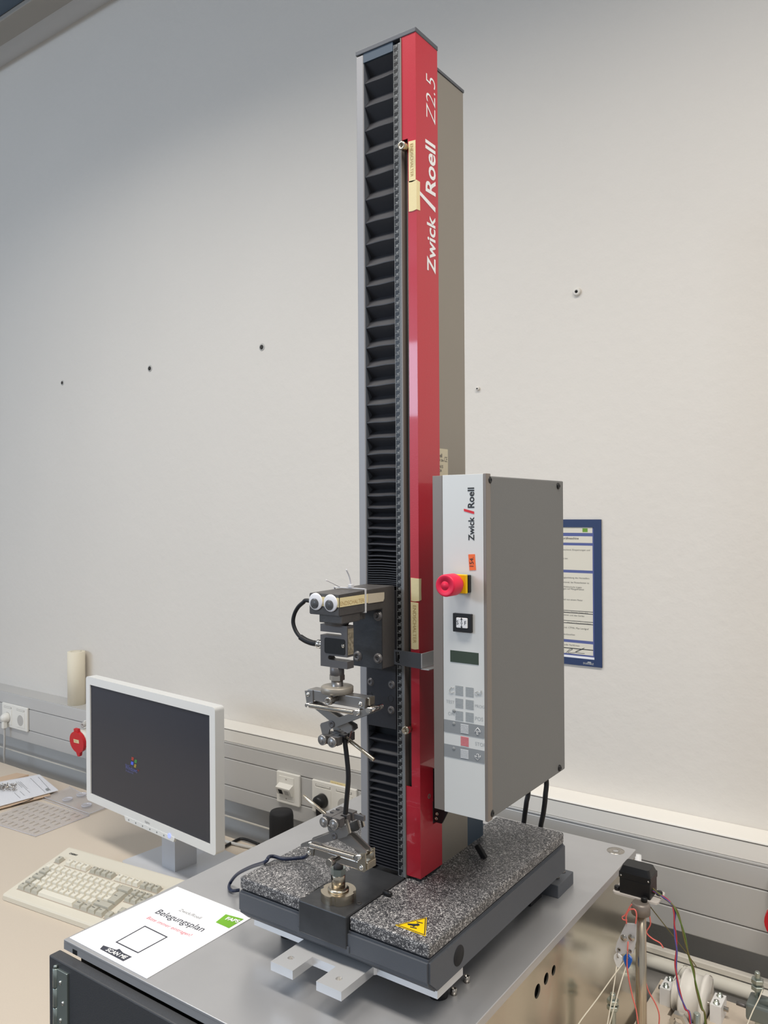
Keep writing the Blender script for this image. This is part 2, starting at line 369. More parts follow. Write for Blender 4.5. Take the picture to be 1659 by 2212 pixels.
cee(1697, 1990, 'red flap three-phase socket on the duct above the rod clamp')
# paper roll on the duct
c = at(165, 1465, 1, .781); zb = D0+.001; zt = at(165, 1407, 1, .781).z; R0 = .0305
t = root('paper_roll', 'cream roll of tissue paper standing on the cable duct', 'paper roll', (c.x, .781, zb))
G().lathe((c.x, .781, zb), Z, [(.0305, 0), (R0, zt-zb-.001), (R0-.001, zt-zb), (.0185, zt-zb)], 40).obj('paper', 'cream', t)
G().lathe((c.x, .781, zb+.001), Z, [(.0185, 0), (.0185, zt-zb-.001), (.017, zt-zb-.001), (.017, .004), (0, .004)], 28).obj('core', 'cardboard', t)
# framed notice on the wall
def nt_(x, y): return at(1190+x/6.323, 1110+y/6.323, 1, YW)
fx1 = -.0035; fx0 = fx1-.2365; fz1 = .491; fz0 = .1583
t = root('framed_notice', 'navy framed operating notice on the wall behind the control unit', 'notice', ((fx0+fx1)/2, YW, fz0))
px1 = nt_(597, 1000).x; px0 = fx0+(fx1-px1); pz1 = nt_(590, 183).z; pz0 = nt_(595, 1992).z
G().prism([V((fx0, YW-.0005, fz0)), V((fx1, YW-.0005, fz0)), V((fx1, YW-.0005, fz1)), V((fx0, YW-.0005, fz1))], (0, -.0035, 0),
          [[V((px0, YW-.0005, pz0)), V((px0, YW-.0005, pz1)), V((px1, YW-.0005, pz1)), V((px1, YW-.0005, pz0))]]).obj('frame', 'navy', t)
box('sheet', 'paper', t, px0, px1, YW-.0015, YW-.0006, pz0, pz1)
bx1 = nt_(576, 1000).x; gx1_ = bx1+.003
yy = YW-.0015
box('blue_field', 'form_blue', t, px0+.004, gx1_, yy-.0003, yy, nt_(570, 1958).z, pz1-.0005)
rows = ((185, 262), (308, 399), (436, 776), (815, 1338), (1346, 1366), (1376, 1478), (1486, 1510), (1520, 1742), (1782, 1856), (1868, 1936))
for a, b in rows:
    # row heights measured along the sheet's right border
    box('form_block', 'form_paper', t, px0+.008, bx1, yy-.0006, yy-.0003, nt_(572, b).z, nt_(572, a).z)
for a, b in ((1338, 1346), (1366, 1376), (1478, 1486), (1510, 1520), (1856, 1868)):
    box('rule', 'print_dark', t, px0+.008, bx1, yy-.0006, yy-.0003, nt_(572, b).z, nt_(572, a).z)
lt = G(); yt = yy-.0008
def line(s, xr, yc, size, bold=0):
    p = nt_(xr, yc); lt.text(s, (p.x, yt, p.z-.0012), X, Z, size, 0, bold, 'RIGHT')
line('Universalzugprüfmaschine', 385, 342, .0072, .02)
for s, xr, yc in (('durch Quetschend, Einsperrungen und', 540, 500), ('Schutzbrille ten.', 242, 612), ('Bedienungsanleitung des Herstellers', 532, 886),
                  ('unterwiesenes Personal, bei Rüstarbeiten ist', 528, 950), ('Sicherheitsschuhe tragen', 428, 1008), ('Prüfungen auf Mängelfreiheit', 458, 1038),
                  ('Abstand von einem Meter', 440, 1185), ('beachten, Dienstplan Telefon 4676', 515, 1352), ('Maschinen und des Geräts', 462, 1400),
                  ('Notruf 112 Feuer Rettungsdienst', 552, 1498), ('Herstl. CTMA, Max Landgraf', 520, 1578), ('Teile austauschen', 335, 1655), ('Hersteller oder Fachfirmen', 398, 1805)):
    line(s, xr, yc+(6 if yc in (1352, 1498) else 0), .0042 if yc in (1352, 1498) else .0056)
tag(lt.obj('lettering', 'form_ink', t), kind='stuff')
p = nt_(437, 248); q = nt_(506, 198); box('logo', 'green_logo', t, p.x, q.x, yy-.0009, yy-.0005, p.z, q.z)
sg = [nt_(a, b) for a, b in ((208, 1900), (260, 1850), (300, 1848), (235, 1890), (330, 1892), (465, 1830), (345, 1880), (400, 1900), (465, 1905))]
G().tube([V((p.x, yt, p.z)) for p in sg], .0004, 5).obj('signature', 'print_dark', t)
p = nt_(594, 2062); G().text('DURABLE', (p.x, YW-.0043, p.z), X, Z, .0058, 0, .02, 'RIGHT').obj('brand_lettering', 'print_light', t)
p = nt_(535, 2028); G().box(p.x-.004, p.x+.004, YW-.0043, YW-.0038, p.z-.0008, p.z+.0018).obj('brand_mark', 'print_light', t)
# wall box behind the cabinet corner, heating pipe
c = at(1180+688/3.463, 1650+725/3.463, 1, .70)
tag(G().tube([V((c.x, .70, c.z+.012)), V((c.x, .70, c.z-.2)), V((c.x, .70, FZ))], .0065, 12, 1).obj('conduit_pipe', 'white_plastic'), 'white vertical conduit rising behind the back corner of the steel cabinet', 'pipe')
pz = at(1180+1300/3.463, 1650+1645/3.463, 1, .72)
hp = root('heating_pipe', 'cream horizontal heating pipe below the cable duct', 'pipe', (.6, .72, pz.z))
G().cyl((-.2, .72, pz.z), (1.6, .72, pz.z), .0145, 24).obj('tube', 'pipe_cream', hp)
for x in (.02, .9): G().box(x-.008, x+.008, .72, YW-.0005, pz.z-.006, pz.z+.006, .001).obj('wall_bracket', 'pipe_cream', hp)
# ------------------------------------------------------------------ desks
SPY = .588; SPX = at(1503, 2140, 1, SPY).x   # spool in the right desk
def desk(name, lab, x0, x1, y0, y1, legs, cut=None):
    t = root(name, lab, 'desk', ((x0+x1)/2, (y0+y1)/2, FZ))
    if cut:
        cx_, cy_, cw, cd_ = cut
        G().prism([V((a, b, DZ-.028)) for a, b in ((x0, y0), (x1, y0), (x1, y1), (x0, y1))], (0, 0, .028),
                  [[V((cx_+a*cw, cy_+b*cd_, DZ-.028)) for a, b in ((-1, -1), (-1, 1), (1, 1), (1, -1))]]).obj('top', 'desk_beige', t)
    else: box('top', 'desk_beige', t, x0, x1, y0, y1, DZ-.028, DZ, .0015)
    for lx, ly in legs: G().box(lx-.025, lx+.025, ly-.025, ly+.025, FZ, DZ-.028, .003).obj('leg', 'leg_grey', t)
    box('crossbar', 'leg_grey', t, x0+.06, x1-.06, y0+.1, y0+.13, DZ-.09, DZ-.028)
    return t
desk('desk', 'wide beige laminate desk carrying the monitor and keyboard', -2.9, -.432, -.32, .652, ((-2.82, -.25), (-2.82, .58), (-.5, -.25), (-.5, .58)))
desk('desk', 'beige laminate desk carrying the rod, spool and servo rig', .172, 1.75, -.25, .648, ((.24, -.18), (.195, .60), (1.67, -.18), (1.67, .57)), (SPX-.0075, SPY, .031, .045))
# ------------------------------------------------------------------ monitor
mL = V((-1.2868, .3937, 0)); mR = V((-.7620, .3475, 0)); mu = (mR-mL).normalized(); mn = V((mu.y, -mu.x, 0))   # mn points to the viewer
if mn.y > 0: mn = -mn
def MO(u, z, n=0): return V((mL.x, mL.y, z))+mu*u+mn*n
SW = (mR-mL).length; z0s, z1s = -.2545, .0435
zb_, zt_ = -.2755, .0645
mc = MO(SW/2, DZ)
t = root('monitor', 'flat white computer monitor with dark screen standing on the beige desk', 'monitor', V((mc.x, mc.y, DZ)))
Mm = Matrix.Translation(V((mL.x, mL.y, 0))) @ Matrix.Rotation(math.atan2(mu.y, mu.x), 4, 'Z')
b0, b1 = -.0205, SW+.0205
o_ = rrect(MO(SW/2, (zb_+zt_)/2), mu, Z, b1-b0, zt_-zb_, .009, 5)
i_ = [MO(0, z0s), MO(0, z1s), MO(SW, z1s), MO(SW, z0s)]
G().prism([p-mn*.002 for p in o_], mn*.006, [[p-mn*.002 for p in i_]]).obj('bezel', 'monitor_white', t)
G().prism([p-mn*.0225 for p in o_], mn*.0205).obj('back_shell', 'monitor_white', t)
G().prism(rrect(MO(SW/2, (zb_+zt_)/2+.01, -.0225), mu, Z, .36, .22, .02), -mn*.03).obj('back_bulge', 'monitor_white', t)
sc = G().prism([p-mn*.0019 for p in i_], mn*.0026).obj('screen', 'screen', t)
# screensaver logo on the screen
def SCR(px, py, n=.0012):
    d = _f+_r*((px-829.5)/FPX)-_u*((py-1106)/FPX); p0 = MO(0, 0, n); k = (p0-CAM).dot(mn)/d.dot(mn); return CAM+d*k
def sp(x, y): return SCR(180+x/6.9125, 1540+y/6.9125)
for nm, q4 in (('logo_red', ((722, 655), (755, 668), (748, 715), (716, 702))), ('logo_green', ((768, 695), (802, 702), (795, 752), (762, 742))),
               ('logo_blue', ((714, 722), (750, 735), (744, 782), (708, 768))), ('logo_yellow', ((764, 762), (792, 770), (784, 822), (754, 808)))):
    G().raw([sp(a, b) for a, b in q4], [(0, 1, 2, 3)]).obj('logo_pane', nm, sc)
q = sp(628, 835); q2 = sp(805, 885)
tx = G().text('Windows', q, mu, Z, .0165, 0, .01, sx=.85); tx.text('Microsoft', sp(628, 775), mu, Z, .005); tx.text('Professional', sp(634, 872), mu, Z, .0072)
tx.obj('logo_lettering', 'logo_text', sc)
G().text('xp', sp(806, 862), mu, Z, .008).obj('logo_suffix', 'logo_red', sc)
# control strip below bezel
cs = G().prism([MO(.168, zb_+.002, -.002), MO(.39, zb_+.002, -.002), MO(.385, zb_-.010, -.002), MO(.175, zb_-.010, -.002)], mn*.007).obj('button_strip', 'monitor_white', t)
for u in (.19, .222, .253, .285, .315, .345): G().prism(circ(MO(u, zb_-.004, .005), mu, Z, .0022, 8), mn*.0006).obj('button', 'print_grey', cs)
G().prism(circ(MO(.368, zb_+.001, .004), mu, Z, .0055, 16), mn*.002).obj('power_light', 'led_blue', cs)
G().text('fujitsu', MO(.262, zb_+.007, .0043), mu, Z, .009).obj('maker_mark', 'print_grey', t)
# stand
nk = at(376, 1883, 2, DZ+.012)
u_n = (nk-MO(0, nk.z)).dot(mu); 
def NB(u, v, z): return V((nk.x, nk.y, z))+mu*u-mn*v
G().prism([NB(-.052, 0, DZ+.012), NB(.004, 0, DZ+.012), NB(.004, .066, DZ+.012), NB(-.052, .066, DZ+.012)], (0, 0, .185)).obj('neck', 'monitor_silver', t)
G().prism([NB(-.05, .012, DZ+.16), NB(.002, .012, DZ+.16), NB(.002, .05, DZ+.16), NB(-.05, .05, DZ+.16)], mn*.03+Z*.02).obj('neck_mount', 'monitor_silver', t)
G().prism(rrect(NB(-.024, .055, DZ+.0005), mu, -mn, .27, .215, .012), (0, 0, .0115)).obj('foot_plate', 'monitor_silver', t)
# ------------------------------------------------------------------ keyboard
kf = V((-1.194, .0894, DZ)); ky = math.radians(6.5); KU = V((math.cos(ky), math.sin(ky), 0)); KV = V((-math.sin(ky), math.cos(ky), 0))
t = root('keyboard', 'beige mechanical computer keyboard on the desk, partly behind the cabinet', 'keyboard', kf)
def K(u, v, z): return kf+KU*u+KV*v+Z*z
prof = [(0, .001), (0, .011), (.002, .0145), (.005, .0155), (.186, .0545), (.19, .0545), (.193, .051), (.193, .024), (.18, .018)]
G().prism([K(0, v, z) for v, z in prof], KU*.47).obj('case', 'kb_case', t)
for u in (.05, .40): G().prism([K(u, .165, 0), K(u, .175, 0), K(u, .175, .03), K(u, .165, .03)], KU*.03).obj('foot', 'kb_case', t)
sl = math.atan2(.039, .181); KN = (Z*math.cos(sl)-KV*math.sin(sl)); KS = (KV*math.cos(sl)+Z*math.sin(sl))
def KT(u, v): return K(u, 0, 0)+KS*(v/math.cos(sl))+Z*.0144
kp = .01905; u0 = .0170; vrow = [.034, .053, .072, .091, .110, .1385]
Kmesh = {}
leg_l = G()
def key(u, v, wu, m, legend='', hu=1):
    wd, hd = wu*kp-.0012, hu*kp-.0012
    kk = (round(wu, 2), hu, m)
    c = KT(u+wu*kp/2, v)
    R3 = Matrix((KU, KS, KN)).transposed().to_4x4()
    if kk not in Kmesh:
        g = bmesh.new()
        def ring(w_, h_, z, dy=0): return [g.verts.new((sx*w_/2, sy*h_/2+dy, z)) for sx, sy in ((-1, -1), (1, -1), (1, 1), (-1, 1))]
        a = ring(wd, hd, .0); b = ring(wd-.0055, hd-.0045, .0082, .001); d = ring(wd-.0075, hd-.0065, .0086, .001)
        for p, q in ((a, b), (b, d)):
            for i in range(4): g.faces.new((p[i], p[(i+1) % 4], q[(i+1) % 4], q[i]))
        g.faces.new(d); me = bpy.data.meshes.new('key'); g.to_mesh(me); g.free(); me.materials.append(MATS[m]); Kmesh[kk] = me
    o = bpy.data.objects.new('key', Kmesh[kk]); COL.objects.link(o); o.parent = t
    o.matrix_local = Matrix.Translation(c-kf) @ R3
    if legend:
        leg_l.text(legend, c+KN*.0089-KU*(wd/2-.0045)+KS*.0012, KU, KS, .0046)
def row(r, u, keys):
    for k in keys:
        lg, wu, m = k if isinstance(k, tuple) else (k, 1, 'key_light')
        if lg is not None: key(u, vrow[r], wu, m, lg)
        u += wu*kp
g_ = 'key_grey'
row(4, u0, list('^1234567890ß´')+[('<-', 2, g_)])
row(3, u0, [('Tab', 1.5, g_)]+list('QWERTZUIOPÜ+'))
row(2, u0, [('Caps', 1.75, g_)]+list('ASDFGHJKLÖÄ#'))
row(1, u0, [('Sh', 1.25, g_)]+list('<YXCVBNM,.-')+[('Shift', 2.75, g_)])
row(0, u0, [('Ctrl', 1.25, g_), ('Win', 1.25, g_), ('Alt', 1.25, g_), ('', 6.25, 'key_light'), ('AltGr', 1.25, g_), ('Win', 1.25, g_), ('Menu', 1.25, g_), ('Ctrl', 1.25, g_)])
key(u0+13.5*kp, (vrow[3]+vrow[2])/2, 1.5, g_, 'Enter', 2)
row(5, u0, [('Esc', 1, g_), (None, 1, ''), 'F1', 'F2', 'F3', 'F4', (None, .5, ''), ('F5', 1, g_), ('F6', 1, g_), ('F7', 1, g_), ('F8', 1, g_), (None, .5, ''), 'F9', 'F10', 'F11', 'F12', (None, .25, ''), ('Prt', 1, g_), ('Scr', 1, g_), ('Brk', 1, g_)])
un = u0+15.25*kp
row(4, un, [('Ins', 1, g_), ('Hom', 1, g_), ('PgU', 1, g_)]); row(3, un, [('Del', 1, g_), ('End', 1, g_), ('PgD', 1, g_)])
row(1, un+kp, [('^', 1, g_)]); row(0, un, [('<', 1, g_), ('v', 1, g_), ('>', 1, g_)])
tag(leg_l.obj('key_legends', 'print_dark', t), kind='stuff')
# dark wells the key blocks sit in
for ua, ub, va, vb in ((0, 15, 0, 4), (2, 6, 5, 5), (6.5, 10.5, 5, 5), (11, 15, 5, 5), (0, 1, 5, 5), (15.25, 18.25, 5, 5), (15.25, 18.25, 3, 4), (15.25, 18.25, 0, 0)):
    a = KT(u0+ua*kp-.0005, vrow[va]-kp/2-.0005)+KN*.0003; wv = (vrow[vb]-vrow[va]+kp+.001)/math.cos(sl); wu = (ub-ua)*kp+.001
    G().prism([a, a+KU*wu, a+KU*wu+KS*wv, a+KS*wv], KN*.0004).obj('key_well', 'desk_edge', t)
a = KT(.024, .168)+KN*.0008; G().text('CHERRY', a, KU, KS, .0075, 0, .03).obj('maker_mark', 'print_dark', t)
# ------------------------------------------------------------------ things on the left desk
def dk(px, py, z=DZ): return at(px, py, 2, z)
# clear cut sheet with rows of slots
P4 = [dk(77, 1808), dk(193, 1763), dk(92, 1727), dk(-38, 1772)]
t = root('acrylic_sheet', 'clear laser-cut plastic sheet with rows of slots lying on the desk', 'plastic sheet', (P4[0]+P4[2])/2)
e1 = P4[1]-P4[0]; e2 = P4[3]-P4[0]; o0 = P4[0]+Z*.0006
holes = []
for i in range(5):
    for j in range(9):
        s0 = .06+i*.19+(.02 if j % 2 else 0); w0 = .07+j*.1
        holes.append([o0+e1*a+e2*b for a, b in ((s0, w0), (s0, w0+.028), (s0+.10, w0+.028), (s0+.10, w0))])
G().prism([o0, o0+e1, o0+e1+e2, o0+e2], (0, 0, .0025), holes).obj('sheet', 'clear', t)
sg0 = G()
for h in holes: sg0.tube([h[1]+Z*.0028, h[2]+Z*.0028], .0006, 5, 1)  # grey line along each slot imitates its shaded edge
tag(sg0.obj('slot_shade_lines', 'slot_shade', t), kind='stuff')
for a, b in ((0, 1), (1, 2), (3, 0)): G().tube([P4[a]+Z*.002, P4[b]+Z*.002], .0011, 6, 1).obj('edge', 'clear_edge', t)
Q4 = [dk(193, 1762), dk(232, 1747), dk(150, 1703), dk(96, 1726)]
t = root('acrylic_sheet', 'clear plastic sheet with round cut-outs lying beside the monitor', 'plastic sheet', (Q4[0]+Q4[2])/2)
o0 = Q4[0]+Z*.0035; e1 = Q4[1]-Q4[0]; e2 = Q4[3]-Q4[0]
cc = [dk(x, y)+Z*.0036 for x, y in ((176, 1721), (146, 1731), (187, 1744))]
G().prism([p+Z*.0032 for p in Q4], (0, 0, .003)).obj('sheet', 'clear', t)
for c_ in cc: G().lathe(c_+Z*.002, Z, [(.0155, 0), (.0155, .004), (.0135, .004), (.0135, 0)], 24).obj('ring', 'clear_edge', t)
for a, b in ((0, 1), (1, 2), (3, 0)): G().tube([Q4[a]+Z*.006, Q4[b]+Z*.006], .0012, 6, 1).obj('edge', 'clear_edge', t)
# document in a clear bag with small screws
cb = [dk(-30, 1687, DZ+.008), dk(36, 1673, DZ+.008), dk(60, 1676, DZ+.008), dk(0, 1700, DZ+.008)]
tag(G().prism([dk(-45, 1694, DZ+.0008), dk(36, 1673, DZ+.0008), dk(62, 1677, DZ+.0008), dk(-30, 1704, DZ+.0008)], (0, 0, .006)).obj('cardboard_piece', 'cardboard'), 'tan cardboard piece under the bagged document at the back of the desk', 'cardboard')
B4 = [dk(-60, 1752, DZ+.010), dk(0, 1742, DZ+.010), dk(126, 1708, DZ+.010), dk(85, 1674, DZ+.010), dk(0, 1690, DZ+.010), dk(-60, 1703, DZ+.010)]
t = root('document_bag', 'white printed form in a clear bag holding loose screws', 'document', V((B4[2].x, B4[2].y, DZ)))
G().prism(B4, (0, 0, .0012)).obj('form', 'paper', t)
def bgp(x, y): return dk(x/6.9125, 1640+y/6.9125, DZ+.0115)
for a, b in (((455, 285), (675, 495)), ((570, 265), (760, 470)), ((240, 335), (330, 425)), ((270, 335), (445, 500)), ((300, 335), (410, 440)), ((215, 500), (300, 580)), ((300, 480), (370, 545))):
    G().tube([bgp(*a), bgp(*b)], .0007, 4, 1).obj('printed_rule', 'ink', t)
G().prism([p+Z*.0025 for p in [bgp(675, 455), bgp(715, 440), bgp(745, 465), bgp(700, 480)]], (0, 0, .0002)).obj('stamp', 'print_grey', t)
G().prism([p+Z*.0022 for p in B4], (0, 0, .0012)).obj('film', 'bag', t)
sg_ = G()
for i in range(130):
    p = bgp(random.uniform(-20, 240), random.uniform(390, 490)); p.z = DZ+.014+random.uniform(0, .005); a = random.uniform(0, PI)
    d = V((math.cos(a), math.sin(a), random.uniform(-.3, .3)))*.004
    sg_.cyl(p-d*.7, p+d*.7, .0007, 6); sg_.cyl(p+d*.7, p+d*1.0, .0014, 6)
tag(sg_.obj('screws', 'steel', t), kind='stuff')
tag(G().prism([dk(-60, 1763, DZ+.0045), dk(0, 1748, DZ+.0045), dk(110, 1719, DZ+.0045), dk(100, 1712, DZ+.0045), dk(-60, 1740, DZ+.0045)], (0, 0, .003)).obj('cardboard_sheet', 'cardboard'), 'thin brown cardboard sheet peeking out under the bagged form', 'cardboard')
tag(G().tube([dk(25, 1742, DZ+.011), dk(40, 1737, DZ+.0115), dk(60, 1730, DZ+.011), dk(72, 1724, DZ+.011)], .0012, 6).obj('loose_wire', 'cable_black'), 'thin dark wire lying across the edge of the slotted sheet', 'wire')
tag(G().tube([dk(560, 1824, DZ+.005), dk(525, 1812, DZ+.005), dk(505, 1818, DZ+.005), dk(470, 1838, DZ+.005)], .004, 8).obj('power_lead', 'cable_black'), 'dark lead lying on the desk behind the monitor', 'cable')
tag(G().tube([dk(548, 1832, DZ+.005), dk(520, 1826, DZ+.005), dk(484, 1816, DZ+.005), dk(455, 1800, DZ+.005)], .0045, 8).obj('video_lead', 'cable_grey'), 'pale grey lead lying on the desk behind the monitor', 'cable')
# canister
cy_ = .60; cb_ = at(608, 1800, 1, cy_); zt = at(608, 1752, 1, cy_).z; rr = .031; zs = at(582, 1847, 1, cy_).z
t = root('canister', 'round canister with tall black lid and white body on the desk', 'canister', (cb_.x, cy_, DZ))
G().lathe((cb_.x, cy_, DZ+.0002), Z, [(rr*.98, 0), (rr*.98, zs-DZ+.004)], 36).obj('body', 'white_plastic', t)
G().lathe((cb_.x, cy_, zs), Z, [(rr*1.03, 0), (rr, (zt-zs)*.9), (rr*.97, (zt-zs)*.96), (rr*.9, zt-zs), (0, zt-zs+.0005)], 36).obj('lid', 'black_matte', t)
# ------------------------------------------------------------------ steel cabinet
tx0 = at(138, 2029, 2, TZ).x; ty0 = at(138, 2029, 2, TZ).y; c = at(1371.8, 1834.4, 2, TZ); tx1, ty1 = c.x, c.y
tx0 = -.4135; ty0 = -.2535; tx1 = .1672
t = root('steel_cabinet', 'tall steel cabinet with bare metal top carrying the testing machine', 'cabinet', ((tx0+tx1)/2, (ty0+ty1)/2, FZ))
tp = G().box(tx0, tx1, ty0, ty1, TZ-.004, TZ, .0008).obj('top_plate', 'steel_top', t)
box('front_flange', 'steel_top', t, tx0, tx1, ty0+.0002, ty0+.003, TZ-.014, TZ-.0035)
box('side_flange', 'steel_top', t, tx1-.0025, tx1-.0002, ty0+.003, ty1, TZ-.012, TZ-.0035)
box('body', 'gap_black', t, tx0+.012, tx1-.008, ty0+.02, ty1-.004, FZ+.02, TZ-.004)
sy = [at(px, py, 0, tx1-.004) for px, py in ((1158, 2140), (1177, 2113), (1193, 2095))]
hl = [circ((tx1-.0045, p.y, p.z), Y, Z, r_, 20) for p, r_ in zip(sy, (.0095, .008, .007))]
G().prism([V((tx1-.0045, ty0+.02, FZ+.03)), V((tx1-.0045, ty1-.002, FZ+.03)), V((tx1-.0045, ty1-.002, TZ-.0125)), V((tx1-.0045, ty0+.02, TZ-.0125))], (.0025, 0, 0), hl).obj('side_panel', 'steel_side', t)
dp = [V((tx0-.011, ty0-.018, FZ+.03)), V((tx1, ty0-.018, FZ+.03))]
door = G().box(tx0-.012, tx1, ty0-.016, ty0+.002, FZ+.03, TZ-.019, .002).obj('door', 'door_dark', t)
hg = root('x', 'x', 'x') if False else None
hx = at(115, 2060, 1, ty0-.018).x
hp_ = box('hinge', 'zinc', t, hx+.009, hx+.034, ty0-.019, ty0-.0155, TZ-.116, TZ-.030, .0006)
for k in range(3):
    za = TZ-.112+k*.0275
    G().cyl((hx+.006, ty0-.018, za), (hx+.006, ty0-.018, za+.0265), .0042, 14, b=.0005).obj('knuckle', 'zinc', hp_)
G().cyl((hx+.006, ty0-.018, TZ-.030), (hx+.006, ty0-.018, TZ-.026), .003, 12, b=.001).obj('pin', 'zinc', hp_)
for dz, du_ in ((-.047, .018), (-.074, .024), (-.100, .018)):
    G().lathe((hx+du_, ty0-.0188, TZ+dz), -Y, [(.0032, 0), (.0028, .0012), (.0012, .0018), (0, .0018)], 14).obj('screw', 'chrome', hp_)
box('catch', 'gap_black', t, tx0+.022, tx0+.032, ty0-.0004, ty0+.0006, TZ-.0135, TZ-.007)
p = at(1330, 1838, 2, TZ)
s_ = G().lathe(p-Z*.001, Z, [(.0155, 0), (.0155, .0014), (.005, .0014), (.0048, .0002), (0, .0002)], 32).obj('countersunk_screw', 'steel', t)
for px, py in ((1008, 2121), (980, 2148)):
    p = at(px, py, 2, TZ); socket_bolt(t, p-Z*.0005, Z, .0042, .0085, 'steel', 'set_screw')
# booking sheet
PQ = [at(*q, 2, TZ) for q in ((150.2, 2026.6), (316.9, 2115.2), (546.3, 1981.8), (383, 1916.4))]
sh = root('booking_sheet', 'white booking notice with green logo lying on the steel cabinet', 'sheet', (PQ[0]+PQ[2])/2)
G().prism([p+Z*.0003 for p in PQ], (0, 0, .0006)).obj('page', 'paper', sh)
# text runs along the sheet: u = reading direction, v = up the page
def ps(x, y): return at(x/2.676, 1780+y/2.676, 2, TZ+.0011)
eu = (PQ[1]-PQ[0]).normalized(); ev = (PQ[3]-PQ[0]).normalized()
def fit(body, a, b, m, name, off=0, shear=0):
    a = ps(*a); b = ps(*b); d = b-a
    c_ = bpy.data.curves.new('t', 'FONT'); c_.body = body; o = bpy.data.objects.new('t', c_); me = o.to_mesh(); wid = max(v.co.x for v in me.vertices); o.to_mesh_clear(); bpy.data.objects.remove(o); bpy.data.curves.remove(c_)
    up = Z.cross(d).normalized()
    return G().text(body, a, d, up, d.length/wid, shear, off).obj(name, m, sh)
fit('Belegungsplan', (890, 512), (1163, 622), 'ink', 'heading', .005)
fit('Zwick/Roell', (1030, 500), (1152, 550), 'print_grey', 'small_heading')
fit('Bitte immer eintragen!', (843, 545), (1095, 650), 'pink_ink', 'reminder')
# empty code frame (the code itself is left out) and caption
F4 = [ps(x, y) for x, y in ((838, 588), (970, 653), (797, 747), (667, 683))]
cen = sum(F4, V((0, 0, 0)))/4
G().prism(F4, (0, 0, .0002), [[cen+(p-cen)*.93 for p in F4][::-1]]).obj('code_frame', 'ink', sh)
G().prism([ps(x, y) for x, y in ((597, 702), (672, 728), (690, 722), (712, 745), (762, 768), (712, 793), (578, 722))], (0, 0, .0002)).obj('caption_field', 'ink', sh)
for o in (fit('SCAN ME', (608, 732), (718, 782), 'print_white', 'caption', .03),): o.location.z += .0005
G().prism([ps(x, y) for x, y in ((1305, 522), (1408, 550), (1323, 602), (1247, 568))], (0, 0, .0002)).obj('logo_field', 'faps_green', sh)
o = fit('FAPS', (1299, 552), (1372, 572), 'print_white', 'logo_lettering', .04); o.location.z += .0005
# ================================================================== testing machine
gx0, gx1, gy0, gy1 = -.1835, .1305, -.1285, .2745
mt = root('testing_machine', 'tall single-column materials testing machine with red cover and granite base', 'machine', (-.02, .07, TZ))
# --- base
bz1, bz0 = -.0185, -.064
prof = [(gy0-.003, bz1), (gy0-.003, -.047), (gy0+.016, bz0), (gy1+.004, bz0), (gy1+.004, bz1)]
base = G().prism([V((gx0-.001, y, z)) for y, z in prof], (gx1-gx0+.002, 0, 0))
bmesh.ops.bevel(base.bm, geom=[e for e in base.bm.edges if len(e.link_faces) == 2 and e.calc_face_angle() > .5], offset=.003, segments=2, affect='EDGES')
base.obj('base_housing', 'housing', mt)
def slab(x0, x1): G().box(x0, x1, gy0, gy1, bz1+.0012, 0, .0032, 3).obj('granite_slab', 'granite', mt)
slab(gx0, -.0695); slab(.0108, gx1)
G().box(-.0690, .0102, gy0-.0055, -.0005, bz1-.022, .0006, .0012).obj('front_plate', 'plate_steel', mt)
box('slot_lip', 'housing', mt, -.072, .0135, gy0-.0045, gy0+.004, bz1-.026, bz1-.018)
p = at(991, 2064, 0, gx1+.001)
G().lathe((gx1+.0008, p.y, p.z), X, [(.0125, 0), (.0122, .0008), (0, .0008)], 32).obj('side_plug', 'black_matte', mt)
# alignment bolts and latch details on the front plate
p = at(480+980/3.318, 1650+997/3.318, 2, .001)
G().lathe((p.x, p.y, 0), Z, [(.0036, 0), (.0036, .0012), (.0014, .0014), (.0014, .0006), (0, .0006)], 16).obj('plate_screw', 'blackened_steel', mt)
a = at(480+1155/3.318, 1650+918/3.318, 2, .0035); b = at(480+1212/3.318, 1650+938/3.318, 2, .0035)
G().cyl(a, b, .0032, 14, b=.001).obj('locking_pin', 'black', mt)
a = at(860+470/2.765, 1650+505/2.765, 2, .012); b = at(860+520/2.765, 1650+545/2.765, 2, .004)
lv = G().box(-.011, .011, -.0035, .0035, -.004, .004, .001, M=Matrix.Translation((a+b)/2) @ Matrix.Rotation(.9, 4, 'Y')).obj('lever', 'black_matte', mt)
# aluminium mounting plate below with the forked tongue
pz1, pz0 = -.0642, -.0755
def fk(x, y, z=pz1): return at(480+x/3.072, 1880+y/3.072, 2, z)
A = {k: fk(*v) for k, v in dict(bl=(490, 490), lf=(312, 612), lr=(468, 662), nl=(602, 577), nr=(752, 637), rl=(625, 737), rf=(795, 802), rb=(950, 682), jn=(1003, 647)).items()}
xl_ = (A['bl'].x+A['lf'].x)/2; xr_ = (A['rb'].x+A['rf'].x)/2; yf_ = (A['lf'].y+A['lr'].y+A['rl'].y+A['rf'].y)/4; xn0 = (A['lr'].x+A['nl'].x)/2; xn1 = (A['nr'].x+A['rl'].x)/2; yn_ = (A['nl'].y+A['nr'].y)/2
yp_ = gy0+.022
hl = [circ((fk(455, 580).x, fk(455, 580).y, pz0), X, Y, .0042, 20), circ((fk(775, 718).x, fk(775, 718).y, pz0), X, Y, .0042, 20)]
poly = [(gx0+.006, -.045), (gx0+.006, yp_), (xl_, yp_), (xl_, yf_), (xn0, yf_), (xn0, yn_), (xn1, yn_), (xn1, yf_), (xr_, yf_), (xr_, yp_-.003), (xr_+.003, yp_), (gx1-.003, yp_), (gx1-.003, -.045)]
al = root('mounting_plate', 'bare aluminium mounting plate with forked tongue under the machine base', 'plate', (-.03, -.05, TZ))
